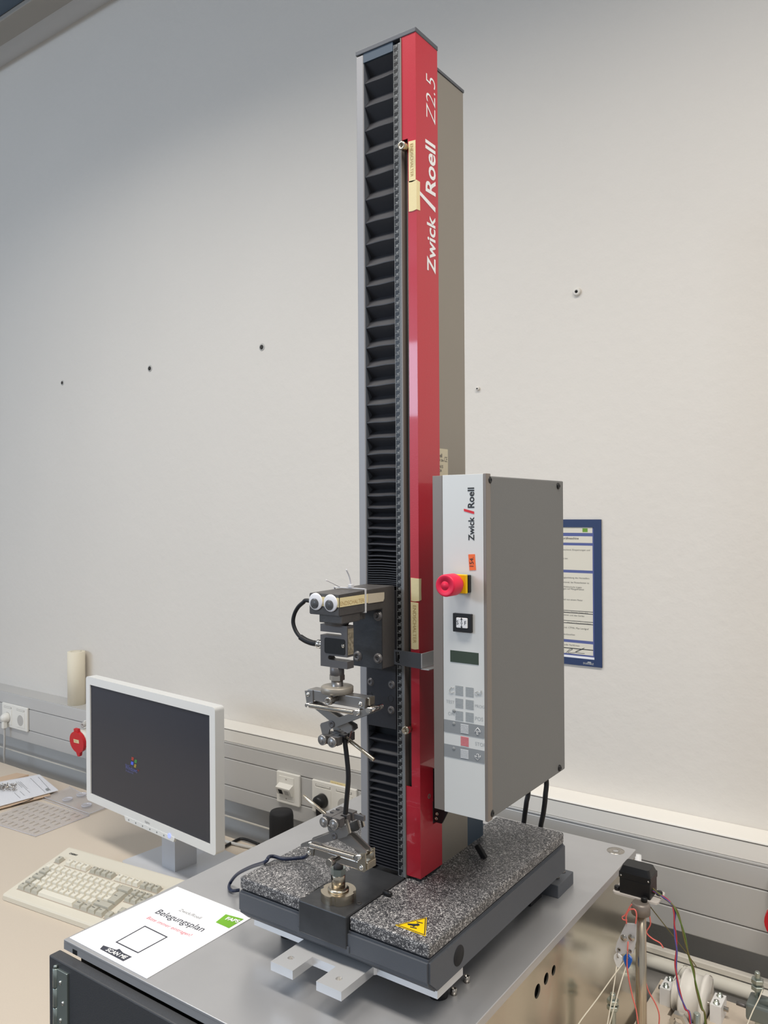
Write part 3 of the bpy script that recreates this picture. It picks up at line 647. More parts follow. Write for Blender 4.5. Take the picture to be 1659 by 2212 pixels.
G().prism([V((x, y, pz0)) for x, y in poly], (0, 0, pz1-pz0), hl).obj('plate', 'alu', al)
for x, y in ((gx0+.03, -.06), (gx1-.03, -.06)):
    G().cyl((x, y, TZ), (x, y, pz0), .012, 20).obj('spacer', 'black_matte', al)
for h in hl:
    c_ = sum(h, V((0, 0, 0)))/len(h)
    G().lathe(c_+Z*.0005, Z, [(.0044, 0), (.0044, .006), (.0034, .0065), (.0034, 0)], 20).obj('thread_insert', 'steel', al)
# rear clamping foot
f0 = at(1212.6, 1932, 2, TZ); f1 = at(1238, 1908.6, 2, TZ)
for x_ in (gx0+.03, gx1-.045): box('rear_post', 'black_matte', mt, x_-.015, x_+.015, gy1-.06, gy1-.02, TZ, bz0+.001)
ft = G().box(f0.x-.03, f0.x+.002, gy1-.012, f1.y, TZ, TZ+.02, .001).obj('rear_foot', 'housing', mt)
for y_ in (gy1+.014, f1.y-.012): socket_bolt(ft, (f0.x-.012, y_, TZ+.0195), Z, .005, .002, 'blackened_steel', 'bolt')
# --- column
xL, xb0, xb1, xr1, ryb = -.0665, -.054, -.0015, .0360, .0572
zc1 = 1.172
G().box(xL+.002, xr1-.002, .0185, ryb-.001, -.001, zc1-.001).obj('column_core', 'black_matte', mt)
box('side_strip', 'alu_strip', mt, xL, xb0, 0, .05, -.001, zc1-.0015, .0012)
box('inner_guide', 'housing', mt, xb0-.0005, xb0+.001, .0015, .0185, 0, zc1-.012)
cp = G().box(xL-.0006, xr1+.0008, -.001, ryb+.001, zc1, zc1+.0065, .0008).obj('top_cap', 'cap_grey', mt)
box('header_panel', 'header', mt, xb0, xb1-.001, .0004, .014, 1.1585, zc1-.0002)
# back housing
sx1, syb, zs_ = .0310, .1415, 1.149
G().box(xL+.006, sx1, ryb, syb, -.001, zs_, .0015).obj('back_housing', 'taupe', mt)
box('back_cap', 'cap_grey', mt, xL+.005, sx1+.001, ryb+.001, syb+.001, zs_, zs_+.0045, .0006)
box('rear_pillar', 'header', mt, -.01, .030, syb, syb+.05, -.001, .10)
# rating plate
rp = [at(930+x/20.74, 940+y/20.74, 0, sx1+.0004) for x, y in ((380, 600), (770, 640), (775, 1800), (380, 1800))]
ya = rp[1].y; zt_r = rp[1].z; zb_r = rp[2].z-.03
lab = box('rating_plate', 'sticker', mt, sx1, sx1+.0006, ya-.062, ya, zb_r, zt_r)
tx = G()
for s, y_, z_, sz in (('Zwick/Roell', .016, .0125, .0075), ('D-89079 Ulm', .012, .0185, .005), ('Typ: Z2.5/TN1S', .014, .028, .0062), ('FNr: 2004', .018, .034, .006), ('230V, 50/60Hz', .009, .045, .005), ('max. 440 VA', .013, .050, .005)):
    tx.text(s, (sx1+.0008, ya-y_, zt_r-z_), Y, Z, sz, 0, .02, 'RIGHT')
tx.obj('lettering', 'form_ink', lab)
G().text('CE', (sx1+.0008, ya-.002, zt_r-.0185), Y, Z, .0105, 0, 0, 'RIGHT', .7).obj('approval_mark', 'form_ink', lab)
# red cover: slotted front sheet, side sheet with a notch for the bracket
zr0, zs0, zs1 = .0045, .1285, 1.0285
G().prism([V((x, 0, z)) for x, z in ((.0128, zr0), (xr1, zr0), (xr1, zc1), (.0128, zc1), (.0128, zs1), (.0222, zs1), (.0222, zs0), (.0128, zs0))], (0, .002, 0)).obj('front_cover', 'red_paint', mt)
n0 = at(935, 1781, 0, xr1); n1 = at(935, 1731, 0, xr1)
sc_ = G().prism([V((xr1, y, z)) for y, z in ((.002, zr0), (ryb, zr0), (ryb, n0.z), (n0.y, n0.z), (n0.y, n1.z), (ryb, n1.z), (ryb, zc1), (.002, zc1))], (-.002, 0, 0))
sc_ = sc_.obj('side_cover', 'red_paint', mt)
G().cyl((xr1-.004, -.0003, zr0), (xr1-.004, -.0003, zr0+.0001), .001, 6).bm.free()
p = at(927, 1720, 0, xr1)
G().lathe((xr1-.0005, p.y, p.z), X, [(.0034, 0), (.0034, .0008), (.002, .0008), (.0018, 0), (0, 0)], 16).obj('cover_screw', 'taupe_dark', mt)
# lettering on the red side (runs upward)
def red(px, py): return at(px, py, 0, xr1+.0003)
tx = G(); z_a, z_b = red(940, 592), red(940, 470)
tw = G(); tw.text('Zwick', (0, 0, 0), X, Y, 1, .0, .02); wz = max(v.co.x for v in tw.bm.verts); tw.bm.free()
yb_ = red(940, 592).y
def vtext(body, pa, pb, off, shear=0, m='print_white', name='lettering', parent=mt):
    a = red(*pa); b = red(*pb)
    tw = G(); tw.text(body, (0, 0, 0), X, Y, 1, shear, off); mx = max(v.co.x for v in tw.bm.verts); mn = min(v.co.x for v in tw.bm.verts); tw.bm.free()
    s = abs(b.z-a.z)/(mx-mn)
    return G().text(body, (a.x, a.y, a.z-mn*s), Z, -Y, s, shear, off).obj(name, m, parent)
vtext('Zwick', (940.5, 593), (940.5, 471), .020, .0, name='brand_lettering', parent=sc_)
vtext('Roell', (940.5, 425), (940.5, 315), .020, .0, name='brand_lettering', parent=sc_)
q4 = [red(x, y) for x, y in ((906, 411.5), (906, 420), (940.5, 459.5), (940.5, 449))]
G().raw(q4, [(0, 1, 2, 3)]).obj('brand_slash', 'print_white', sc_)
vtext('Z2.5', (940.5, 271), (940.5, 174), -.012, .12, name='model_lettering', parent=sc_)
# ruler
rl = box('ruler', 'black', mt, -.0010, .0072, -.0004, .0145, .0005, 1.1655)
box('graduation_strip', 'band_grey', rl, .0072, .0112, -.0008, .0145, .0005, 1.1655)
box('channel_edge', 'taupe_dark', mt, .0112, .0126, -.0012, .0145, 0, zc1-.001)
box('channel_back', 'black', mt, .0126, .0340, .0125, .0145, .004, zc1-.002)
tk = G(); mk = G(); nm = G()
for i in range(0, 117):
    z = i*.01
    tk.box(-.0002, .0062, -.0006, -.0004, z+.0007, z+.0010)
    if i < 116: tk.box(.0052, .0070, -.0006, -.0004, z+.0055, z+.0060)
    nm.text(str(i*10), (.0062, -.0007, z+.0018), X, Z, .0043, 0, .008, 'RIGHT', .66)
    for k in range(10):
        if i*10+k < 1164: mk.box(.0072, .0104 if k % 5 else .0109, -.00095, -.0008, z+k*.001+.0006, z+k*.001+.00095)
tk.box(-.0007, -.0004, -.0006, -.0004, .001, 1.165)
tag(tk.obj('centimetre_marks', 'print_light', rl), kind='stuff'); tag(mk.obj('millimetre_marks', 'unit_grey', rl), kind='stuff'); tag(nm.obj('numerals', 'print_light', rl), kind='stuff')
# bellows: pleats with ridge lines measured on the photograph
def zr(py): return (1889.5-py)/1540.5
up = [zr(v) for v in (150.7, 202.5, 255.6, 307, 359, 410, 460.5, 508, 557, 602, 648, 694, 738, 781, 824, 866, 905, 939, 975, 1006, 1038, 1067, 1094, 1118, 1139.5, 1158, 1174, 1188, 1200, 1208.5, 1215, 1221, 1226.5, 1232, 1237, 1242, 1247, 1252, 1256, 1260, 1264)]
dn = [zr(v) for v in (1605, 1632, 1656, 1679, 1699, 1716, 1731, 1743, 1753, 1762, 1770, 1778)]
while dn[-1] > .008: dn.append(dn[-1]-.0042)
def bellows(name, zs, ztop, zbot):
    pr = [(.0022, ztop), (.0155, (ztop+zs[0])/2)]
    for i, z in enumerate(zs):
        pr.append((.0022, z+.0006)); pr.append((.0022, z-.0006))
        nx = zs[i+1] if i+1 < len(zs) else zbot
        pr.append((.0155, (z+nx)/2))
    g = G(); vs = []; fs = []; N = 6
    for y_, z_ in pr:
        for k in range(N+1):
            u_ = k/N; sag = .0006*math.sin(PI*u_*2+z_*40)
            wv = sag if y_ < .005 else 0
            vs.append(V((xb0+.001+(xb1-xb0-.0015)*u_, y_, z_+wv*min(1, (zs[0]-zs[-1])*1)*(.9 if name else 0))))
    for i in range(len(pr)-1):
        for k in range(N): fs.append((i*(N+1)+k, i*(N+1)+k+1, (i+1)*(N+1)+k+1, (i+1)*(N+1)+k))
    g.raw(vs, fs).obj(name, 'bellows_black', mt)
bellows('upper_bellows', up, 1.16, zr(1266)); bellows('lower_bellows', dn, zr(1590), .001)
# limit stops in the slot, rod between them
for px, py in ((866.5, 313.5), (875, 1578)):
    h = at(px, py, 1, -.013)
    G().lathe(h, Y, [(.0030, .004), (.0032, 0), (.0055, 0), (.0058, .001), (.0058, .008), (.0038, .0085), (.0038, .0245)], 20).obj('limit_stop', 'steel_warm', mt)
G().cyl((.0170, .0085, .10), (.0170, .0085, 1.04), .0026, 12).obj('switching_rod', 'steel_dark', mt)
# switching bracket
b0 = at(850.5, 1403, 1, -.0035); b1 = at(850.5, 1434, 1, -.0035); bxr = at(911, 1420, 1, -.0035).x
b0.x = -.0026
br = G().prism([V((b0.x, -.0035, b1.z)), V((bxr, -.0035, b1.z-.002)), V((bxr, -.0035, b0.z-.001)), V((b0.x, -.0035, b0.z))], (0, -.002, 0),
               [rrect((b0.x+.006, -.0035, (b0.z+b1.z)/2), X, Z, .0075, .0155, .0018)]).obj('switching_bracket', 'housing', mt)
G().box(bxr, bxr+.0015, -.0055, .034, b1.z-.001, b0.z-.001, .0004).obj('angle', 'alu', br)
G().box(bxr-.001, bxr+.012, -.0045, .034, b1.z-.003, b1.z-.0015, .0004).obj('angle_flange', 'alu', br)
# --- crosshead carriage (dark plate with screws) and arm
cz1, cz0 = .2946, zr(1574)
ca = G().box(xb0+.001, xb1-.0008, -.0015, .0135, cz0, .40, .0006).obj('carriage_plate', 'carriage_black', mt)
for px, py, k in ((801, 1473, 1), (846, 1479, 1), (799, 1502, 0), (844, 1509, 0), (845, 1534, 1)):
    p = at(px, py, 1, -.0015)
    if k: G().lathe((p.x, -.0012, p.z), -Y, [(.0058, 0), (.0058, .0006), (.0044, .0006), (.004, .0022), (.0025, .0022), (.0023, .0006), (0, .0006)], 20).obj('carriage_screw', 'steel_dark', ca)
    else: G().lathe((p.x, -.0012, p.z), -Y, [(.005, 0), (.005, .0005), (.0042, .0005), (.004, 0), (0, 0)], 20).obj('threaded_hole', 'black', ca)
ax1 = -.003; ax0 = -.0535; ay0 = -.127; by0 = -.0331
ch = root('crosshead', 'black steel crosshead arm bolted to the column carriage', 'crosshead', (-.028, -.04, .295))
prof = [(ay0, .4045), (ay0, .3775), (by0, .3772), (by0, .2946), (-.0018, .2946), (-.0018, .4075), (by0, .4075)]
am = G().prism([V((ax0, y, z)) for y, z in ((ay0, .4050), (ay0, .3775), (by0, .3775), (by0, .2946), (-.0018, .2946), (-.0018, .4072))], (ax1-ax0, 0, 0))
bmesh.ops.bevel(am.bm, geom=[e for e in am.bm.edges if len(e.link_faces) == 2 and e.calc_face_angle() > .5], offset=.001, segments=2, affect='EDGES')
am.obj('arm', 'blackened_steel', ch)
# lighter blued mounting face with four screws
box('mounting_face', 'plate_steel', ch, ax0+.0005, ax1-.0004, by0-.0004, by0+.001, .2952, .3768)
for x_, z_ in ((-.0450, .3672), (-.0098, .3678), (-.0450, .3088), (-.0098, .3092)):
    G().lathe((x_, by0-.0003, z_), -Y, [(.0072, 0), (.0072, .0004), (.0060, .0004), (.0058, .0030), (.0050, .0034), (.0030, .0034), (.0028, .0012), (0, .0012)], 24).obj('bolt', 'steel_dark', ch)
p = at(706, 1274, 2, .4052)
G().prism(rrect((-.031, -.098, .4044), X, Y, .016, .022, .002), (0, 0, .0008)).obj('top_recess', 'black', ch)
box('clamp_step', 'blackened_steel', ch, ax0+.012, ax1-.001, ay0+.006, -.082, .3668, .378, .001)
box('clamp_step', 'blackened_steel', ch, ax0+.016, ax1-.004, -.079, -.066, .3675, .378, .001)
AXX, AXY = -.0285, -.1005
G().lathe((AXX, AXY, .3625), Z, [(.0155, 0), (.0165, .0015), (.0165, .006)], 32).obj('clamp_ring', 'blackened_steel', ch)
# --- load cell (S shape)
lx0, lx1 = AXX-.0228, AXX+.0222; ly0, ly1 = AXY-.0065, AXY+.0075; lz0, lz1 = .3065, .3625
lc = root('load_cell', 'grey S-shaped load cell hanging under the crosshead arm', 'load cell', (AXX, AXY, lz0))
def lf(x, y): return at(620+x/6.9125, 1220+y/6.9125, 1, ly0)
su = lf(515, 1020).z; su2 = lf(515, 1045).z
xs1 = lf(815, 1030).x; xq0 = lf(612, 1380).x
sa0, sa1 = lf(700, 1063).z, lf(700, 1012).z
sb0, sb1 = lf(720, 1428).z, lf(720, 1364).z
def arc(cx_, cz_, r_, a0, a1, n=8): return [V((cx_+r_*math.cos(math.radians(a0+(a1-a0)*k/n)), ly0, cz_+r_*math.sin(math.radians(a0+(a1-a0)*k/n)))) for k in range(n+1)]
ra = (sa1-sa0)/2; rb = (sb1-sb0)/2
poly = [V((lx0, ly0, lz0)), V((lx1, ly0, lz0)), V((lx1, ly0, sb0))]+arc(xq0+rb, (sb0+sb1)/2, rb, 270, 90)+[V((lx1, ly0, sb1)), V((lx1, ly0, lz1)), V((lx0, ly0, lz1)), V((lx0, ly0, sa1))]+arc(xs1-ra, (sa0+sa1)/2, ra, 90, -90)+[V((lx0, ly0, sa0))]
G().prism(poly, (0, ly1-ly0, 0)).obj('body', 'steel_dark', lc)
bcx, bcz = (lf(562, 1215).x+lf(868, 1215).x)/2, (lf(715, 1100).z+lf(715, 1335).z)/2
G().prism(rrect((bcx, ly0, bcz), X, Z, lf(868, 1215).x-lf(562, 1215).x, lf(715, 1100).z-lf(715, 1335).z, .003), (0, -.0006, 0)).obj('cover_plate', 'black', lc)
p = lf(838, 1212); G().lathe((p.x, ly0-.0004, p.z), -Y, [(.003, 0), (.0026, .0012), (0, .0022)], 16).obj('cover_screw', 'chrome', lc)
box('type_plate', 'lc_label', lc, lx1, lx1+.0005, ly0+.0018, ly1-.001, sb1+.003, lz1-.004)
G().cyl((AXX, AXY, lz1), (AXX, AXY, .366), .0105, 24).obj('top_stud', 'steel_dark', lc)
# connector and cable
q0 = at(620+512/6.9125, 1220+1185/6.9125, 1, AXY)
cn = V((lx0, AXY, q0.z))
G().lathe(cn, -X, [(.0055, 0), (.0055, .002), (.0048, .003), (.0062, .004), (.0062, .009), (.0050, .011)], 18).obj('connector', 'chrome', lc)
def lcp(x, y, yy_=AXY): return at(620+x/6.9125, 1220+y/6.9125, 1, yy_)
pts = [V((cn.x-.010, AXY, cn.z)), lcp(370, 1165), lcp(280, 1130), lcp(200, 1080)]
cbl = root('load_cell_cable', 'black cable looping from the load cell to the end of the crosshead arm', 'cable', pts[1])
G().tube(pts, .0040, 12).obj('sleeve', 'rubber', cbl)
G().tube([pts[2]]+[lcp(*q) for q in ((200, 1080), (130, 985), (92, 860), (110, 740), (165, 635), (240, 565), (300, 532))]+[V((ax0+.004, -.104, .388))], .0028, 10).obj('lead', 'cable_black', cbl)
# --- coupling under the load cell and upper grip
cp_ = root('coupling', 'short steel stud with hexagon nut and round collar below the load cell', 'coupling', (AXX, AXY, .266))
zA = at(731, 1479, 1, AXY).z
G().cyl((AXX, AXY, .2955), (AXX, AXY, lz0), .0095, 24, b=.0006).obj('adapter', 'steel_dark', cp_)
G().cyl((AXX, AXY, .2895), (AXX, AXY, .2962), .0102, 6).obj('hexagon_nut', 'steel', cp_)
G().cyl((AXX, AXY, .268), (AXX, AXY, .2896), .0078, 20).obj('stud', 'steel_arm', cp_)
def U(x, y, pl_): return at(620+x/6.9125, 1440+y/6.9125, 1, pl_)
def Lw(x, y, pl_): return at(630+x/6.9125, 1700+y/6.9125, 1, pl_)
zc_t = U(750, 285, AXY).z; zc_b = U(750, 385, AXY).z
G().lathe((AXX, AXY, zc_b), Z, [(.0205, 0), (.0215, .001), (.0215, zc_t-zc_b-.001), (.0205, zc_t-zc_b), (.009, zc_t-zc_b)], 40).obj('collar', 'taupe', cp_)
def slabp(g, pts, y0, th): g.prism([V((p.x, y0, p.z)) for p in pts], (0, th, 0)); return g
def spring(name, parent, a, b, r, w_, n):
    a = V(a); b = V(b); x_, y_, d_ = frame_of(b-a); L_ = (b-a).length; pts = []
    for i in range(n*8+1):
        t_ = i/(n*8); an = 2*PI*i/8; pts.append(a+d_*(L_*t_)+x_*(r*math.cos(an))+y_*(r*math.sin(an)))
    g = G(); g.tube(pts, w_, 5, 1); return g.obj(name, 'steel', parent)
def rivet(parent, p, r, m='chrome', name='rivet', h=.002): return G().lathe(p, -Y, [(r, -.001), (r, h*.4), (r*.6, h), (0, h*1.1)], 14).obj(name, m, parent)
# upper grip
YF = AXY-.0095       # front face of the grips
ug = root('upper_grip', 'self-closing pincer grip hanging with jaws down under the crosshead', 'grip', (AXX, AXY, .22))
B = [U(388, 362, YF), U(1110, 462, YF), U(1110, 618, YF), U(388, 525, YF)]
bz1_ = (U(388, 362, YF).z+U(1110, 462, YF).z)/2; bz0_ = (U(388, 525, YF).z+U(1110, 618, YF).z)/2
bxa = U(300, 400, YF).x; bxb = U(1160, 550, YF).x
G().box(bxa, bxb, YF+.001, YF+.019, bz0_, bz1_, .0006).obj('beam', 'steel_arm', ug)
for s_, nm_ in ((0, 'front'), (1, 'rear')):
    yy_ = YF-.0005 if s_ == 0 else YF+.0185
    slabp(G(), [U(268, 360, YF), U(385, 355, YF), U(390, 545, YF), U(300, 575, YF)], yy_, .0022).obj('end_plate', 'steel_arm', ug)
    slabp(G(), [U(1085, 470, YF), U(1170, 480, YF), U(1160, 640, YF), U(1085, 610, YF)], yy_, .0022).obj('end_plate', 'steel_arm', ug)
rivet(ug, V((U(318, 415, YF).x, YF-.0005, U(318, 415, YF).z)), .0032); rivet(ug, V((U(1100, 560, YF).x, YF-.0005, U(1100, 560, YF).z)), .0034)
box('end_hook', 'steel_warm', ug, U(1165, 500, YF).x, U(1165, 500, YF).x+.004, YF+.004, YF+.016, U(1165, 590, YF).z, U(1165, 470, YF).z, .001)
# crossing arms: front pair falls to the left jaw, rear pair to the right jaw
armA = [U(515, 870, YF), U(530, 838, YF), U(1200, 618, YF), U(1270, 625, YF), U(1280, 670, YF), U(1240, 705, YF), U(655, 935, YF), U(640, 1000, YF), U(545, 1000, YF)]
for yy_ in (YF-.0030, YF+.0205): slabp(G(), armA, yy_, .0024).obj('arm', 'steel_arm', ug)
armB = [U(300, 555, YF), U(420, 570, YF), U(770, 790, YF), U(940, 900, YF), U(950, 960, YF), U(880, 1010, YF), U(750, 930, YF), U(600, 810, YF), U(380, 630, YF), U(310, 610, YF)]
for yy_ in (YF+.0035, YF+.0135): slabp(G(), armB, yy_, .0024).obj('arm', 'steel_arm', ug)
p = U(692, 852, YF); G().lathe((p.x, YF-.0028, p.z), -Y, [(.0045, 0), (.0045, .0012), (.0022, .0012), (.002, .0003), (0, .0003)], 18).obj('pivot_screw', 'steel_dark', ug)
G().cyl((p.x, YF-.003, p.z), (p.x, YF+.022, p.z), .0022, 12).obj('pivot_pin', 'steel', ug)
a = U(300, 575, YF-.006); b = U(1030, 690, YF-.006)
spring('spring', ug, a+X*.004, b-X*.004, .0027, .0007, 46)
G().cyl(V((a.x, YF-.008, a.z)), V((a.x, YF+.024, a.z)), .0024, 12).obj('spring_pin', 'chrome', ug)
G().cyl(V((b.x, YF-.008, b.z)), V((b.x, YF+.024, b.z)), .0036, 12).obj('spring_pin', 'chrome', ug)
p = U(1250, 650, YF)
G().cyl(V((p.x-.002, YF-.004, p.z)), V((p.x-.002, YF+.026, p.z)), .0034, 14).obj('roller', 'chrome', ug)
p = U(620, 515, YF-.016)
G().lathe(V((p.x, YF-.018, p.z)), Y, [(.0028, .003), (.003, 0), (.0050, 0), (.0054, .001), (.0054, .009), (.0034, .0095), (.0034, .022)], 18).obj('clamp_screw', 'steel', ug)
# jaws: two dark blocks with the gap across, knurled screws in front
jz1 = (U(500, 1028, YF-.006).z+U(850, 1075, YF-.006).z)/2; jz0 = U(770, 1192, YF-.006).z
jx0 = U(500, 1020, YF-.006).x; jx1 = U(855, 1060, YF-.006).x
jx1 = jx0+.0285; jm = (jx0+jx1)/2
def jaws(parent, m):
    for xa, xb_, sgn in ((jx0, jm-.0004, -1), (jm+.0004, jx1, 1)):
        ya, yb2 = YF-.006, YF+.031; k = xb_ if sgn > 0 else xa; d_ = -.008*sgn
        # outline notched from its outer side, as seen from above
        P_ = [(jm+sgn*.0004, ya), (k, ya), (k, ya+.010), (k+d_, ya+.010), (k+d_, ya+.0145), (k, ya+.0145), (k, ya+.0225), (k+d_, ya+.0225), (k+d_, ya+.027), (k, ya+.027), (k, yb2), (jm+sgn*.0004, yb2)]
        G().prism([V((x, y, jz0)) for x, y in P_], (0, 0, jz1-jz0)).obj('jaw', m, parent)
jaws(ug, 'blackened_steel')
for x_, y_ in ((522, 1098), (668, 1132)):
    p = U(x_, y_, YF-.012)
    G().lathe(V((p.x, YF-.006, p.z)), -Y, [(.003, 0), (.003, .003), (.0066, .003), (.0068, .004), (.0068, .0064), (.0060, .0072), (.0059, .0072), (.0016, .0072), (.0012, .0078), (0, .0080)], 24).obj('knurled_screw', 'steel_arm', ug)
a = U(900, 1075, YF+.012); b = U(1300, 1393, YF+.012)
G().cyl(a-(b-a)*.05, b, .0024, 12, b=.0006).obj('release_pin', 'steel_warm', ug)
slabp(G(), [U(905, 955, YF), U(920, 960, YF), U(880, 1080, YF), U(862, 1165, YF), U(850, 1160, YF)], YF+.007, .0016).obj('wedge', 'steel', ug)
G().cyl(V((AXX, AXY, bz1_-.0005)), V((AXX, AXY, zc_b+.0005)), .008, 18).obj('neck', 'steel_dark', ug)
# cable sample between the grips
a = V((U(862, 1130, AXY-.002).x, AXY-.0015, U(862, 1130, AXY-.002).z))
pts = [a+Z*.004, a, U(890, 1330, AXY-.0015), U(912, 1560, AXY-.0015), at(752, 1690, 1, AXY-.0015), at(749, 1725, 1, AXY-.0015), Lw(808, 345, AXY-.0015), Lw(800, 400, AXY-.0015)]
tag(G().tube(pts, .0032, 12).obj('cable_sample', 'cable_black'), 'black cable sample clamped upright between the two grips', 'cable')
# --- lower grip
fl = root('grip_socket', 'round notched steel flange with cylindrical socket bolted to the front plate', 'flange', (AXX, AXY, .0006))
ring = []
R1, n_ = .0232, 72
for k in range(n_):
    a = 2*PI*k/n_; notch = (k % 18) in (0, 1, 2)
    ring.append(V((AXX+(R1-(.0026 if notch else 0))*math.cos(a+.25), AXY+(R1-(.0026 if notch else 0))*math.sin(a+.25), .0007)))
G().prism(ring, (0, 0, .0115)).obj('ring_nut', 'steel_warm', fl)
G().lathe((AXX, AXY, .012), Z, [(.0140, 0), (.0140, .0025), (.0125, .0035), (.0105, .0045)], 40).obj('step', 'steel_warm', fl)
zso = Lw(700, 1300, AXY).z; zst = Lw(700, 1200, AXY).z
G().lathe((AXX, AXY, .0155), Z, [(.0092, 0), (.0092, zso-.0165), (.0085, zso-.0155)], 36).obj('socket', 'steel_warm', fl)
p = Lw(622, 1375, AXY-.0085); d_ = V((p.x-AXX, p.y-AXY, 0)).normalized(); d_ = V((-.62, -.78, 0))
G().lathe(V((AXX, AXY, p.z))+d_*.0084, d_, [(.0036, 0), (.0036, .001), (0, .001)], 18).obj('cross_hole', 'hole_black', fl)
lg = root('lower_grip', 'self-closing pincer grip standing with jaws up on the round flange', 'grip', (AXX, AXY, zso))
G().cyl((AXX, AXY, zso), (AXX, AXY, zso+.0085), .0098, 6).obj('lock_nut', 'zinc', lg)
bz1_ = Lw(610, 925, YF).z; bz0_ = Lw(610, 1075, YF).z
bxa = Lw(240, 950, YF).x; bxb = Lw(1085, 1150, YF).x
bz1_ = (Lw(240, 905, YF).z+Lw(985, 1110, YF).z)/2; bz0_ = (Lw(240, 1000, YF).z+Lw(975, 1240, YF).z)/2
G().box(bxa, bxb, YF+.001, YF+.019, bz0_, bz1_, .0006).obj('beam', 'steel', lg)
G().cyl((AXX, AXY, zso+.008), (AXX, AXY, bz0_+.001), .0065, 16).obj('stud', 'steel_dark', lg)
for s_ in (0, 1):
    yy_ = YF-.0005 if s_ == 0 else YF+.0185
    slabp(G(), [Lw(235, 905, YF), Lw(330, 930, YF), Lw(320, 1035, YF), Lw(240, 1010, YF)], yy_, .0022).obj('end_plate', 'steel', lg)
    slabp(G(), [Lw(990, 1000, YF), Lw(1100, 985, YF), Lw(1110, 1250, YF), Lw(1085, 1275, YF), Lw(985, 1240, YF)], yy_, .0022).obj('end_plate', 'steel_warm', lg)
box('end_hook', 'steel_warm', lg, Lw(1100, 1000, YF).x, Lw(1100, 1000, YF).x+.003, YF+.001, YF+.019, Lw(1100, 1240, YF).z, Lw(1100, 1130, YF).z, .0006)
rivet(lg, V((Lw(268, 978, YF).x, YF-.0005, Lw(268, 978, YF).z)), .0032); rivet(lg, V((Lw(1045, 1205, YF).x, YF-.0005, Lw(1045, 1205, YF).z)), .0036)
armA = [Lw(155, 850, YF), Lw(175, 830, YF), Lw(560, 690, YF), Lw(700, 628, YF), Lw(835, 570, YF), Lw(870, 690, YF), Lw(840, 730, YF), Lw(560, 810, YF), Lw(330, 870, YF), Lw(170, 890, YF)]
for yy_ in (YF-.0030, YF+.0205): slabp(G(), armA, yy_, .0024).obj('arm', 'steel_arm', lg)
armB = [Lw(505, 590, YF), Lw(570, 650, YF), Lw(850, 745, YF), Lw(1080, 970, YF), Lw(1090, 1010, YF), Lw(960, 1005, YF), Lw(890, 925, YF), Lw(730, 840, YF), Lw(600, 760, YF), Lw(520, 660, YF)]
for yy_ in (YF+.0035, YF+.0135): slabp(G(), armB, yy_, .0024).obj('arm', 'steel_arm', lg)
p = Lw(660, 722, YF); G().lathe((p.x, YF-.0028, p.z), -Y, [(.0045, 0), (.0045, .0012), (.0022, .0012), (.002, .0003), (0, .0003)], 18).obj('pivot_screw', 'steel_dark', lg)
G().cyl((p.x, YF-.003, p.z), (p.x, YF+.022, p.z), .0022, 12).obj('pivot_pin', 'steel', lg)
a = Lw(262, 860, YF-.006); b = Lw(970, 1065, YF-.006)
spring('spring', lg, a+X*.003, b-X*.003, .0030, .0007, 46)
G().cyl(V((a.x, YF-.008, a.z)), V((a.x, YF+.024, a.z)), .0026, 12).obj('spring_pin', 'chrome', lg)
G().cyl(V((b.x, YF-.008, b.z)), V((b.x, YF+.024, b.z)), .0036, 12).obj('spring_pin', 'chrome', lg)
p = Lw(575, 1125, YF-.016)
G().lathe(V((p.x, YF-.019, p.z)), Y, [(.0048, 0), (.0052, .001), (.0052, .009), (.0032, .0095), (.0032, .022)], 18).obj('clamp_screw', 'steel', lg)
jz1 = (Lw(465, 432, YF-.006).z+Lw(795, 490, YF-.006).z)/2; jz0 = Lw(770, 625, YF-.006).z
jx0 = Lw(465, 450, YF-.006).x; jx1 = jx0+.0285; jm = (jx0+jx1)/2
jaws(lg, 'steel_dark')
for x_, y_ in ((478, 528), (625, 562)):
    p = Lw(x_, y_, YF-.012)
    G().lathe(V((p.x, YF-.006, p.z)), -Y, [(.003, 0), (.003, .003), (.0066, .003), (.0068, .004), (.0068, .0064), (.0060, .0072), (.0059, .0072), (.0016, .0072), (.0012, .0078), (0, .0080)], 24).obj('knurled_screw', 'steel_arm', lg)
a = Lw(500, 400, YF+.02); b = Lw(172, 130, YF+.02)
G().cyl(a-(b-a)*.05, b, .0024, 12, b=.0006).obj('release_pin', 'steel_warm', lg)
p = Lw(960, 460, YF+.018); q = Lw(1090, 465, YF+.018)
G().box(p.x-.002, q.x, YF+.016, YF+.020, q.z-.004, q.z+.003, .0004).obj('side_lug', 'steel_dark', lg)
slabp(G(), [Lw(800, 490, YF), Lw(830, 500, YF), Lw(875, 690, YF), Lw(840, 710, YF)], YF-.0005, .003).obj('cheek', 'steel', lg)
slabp(G(), [Lw(865, 470, YF), Lw(895, 500, YF), Lw(935, 670, YF), Lw(905, 690, YF)], YF+.0205, .003).obj('cheek', 'steel', lg)
# sensor lead from the lower grip over the granite to the cabinet top
def bl(x, y, z): return at(480+x/3.318, 1650+y/3.318, 2, z)
pts = [V((bxa-.001, YF+.008, bz0_+.004)), bl(600, 665, .012), bl(520, 678, .006), bl(440, 682, .005), bl(370, 664, .006), bl(335, 668, .008), bl(305, 705, .004), bl(205, 740, -.03), bl(110, 790, -.07), bl(60, 850, TZ+.006), bl(50, 890, TZ+.005), bl(75, 910, TZ+.005), bl(125, 905, TZ+.005)]
tag(G().tube(pts, .0027, 10).obj('sensor_lead', 'cable_blue'), 'dark blue lead running from the lower grip over the granite edge', 'cable')
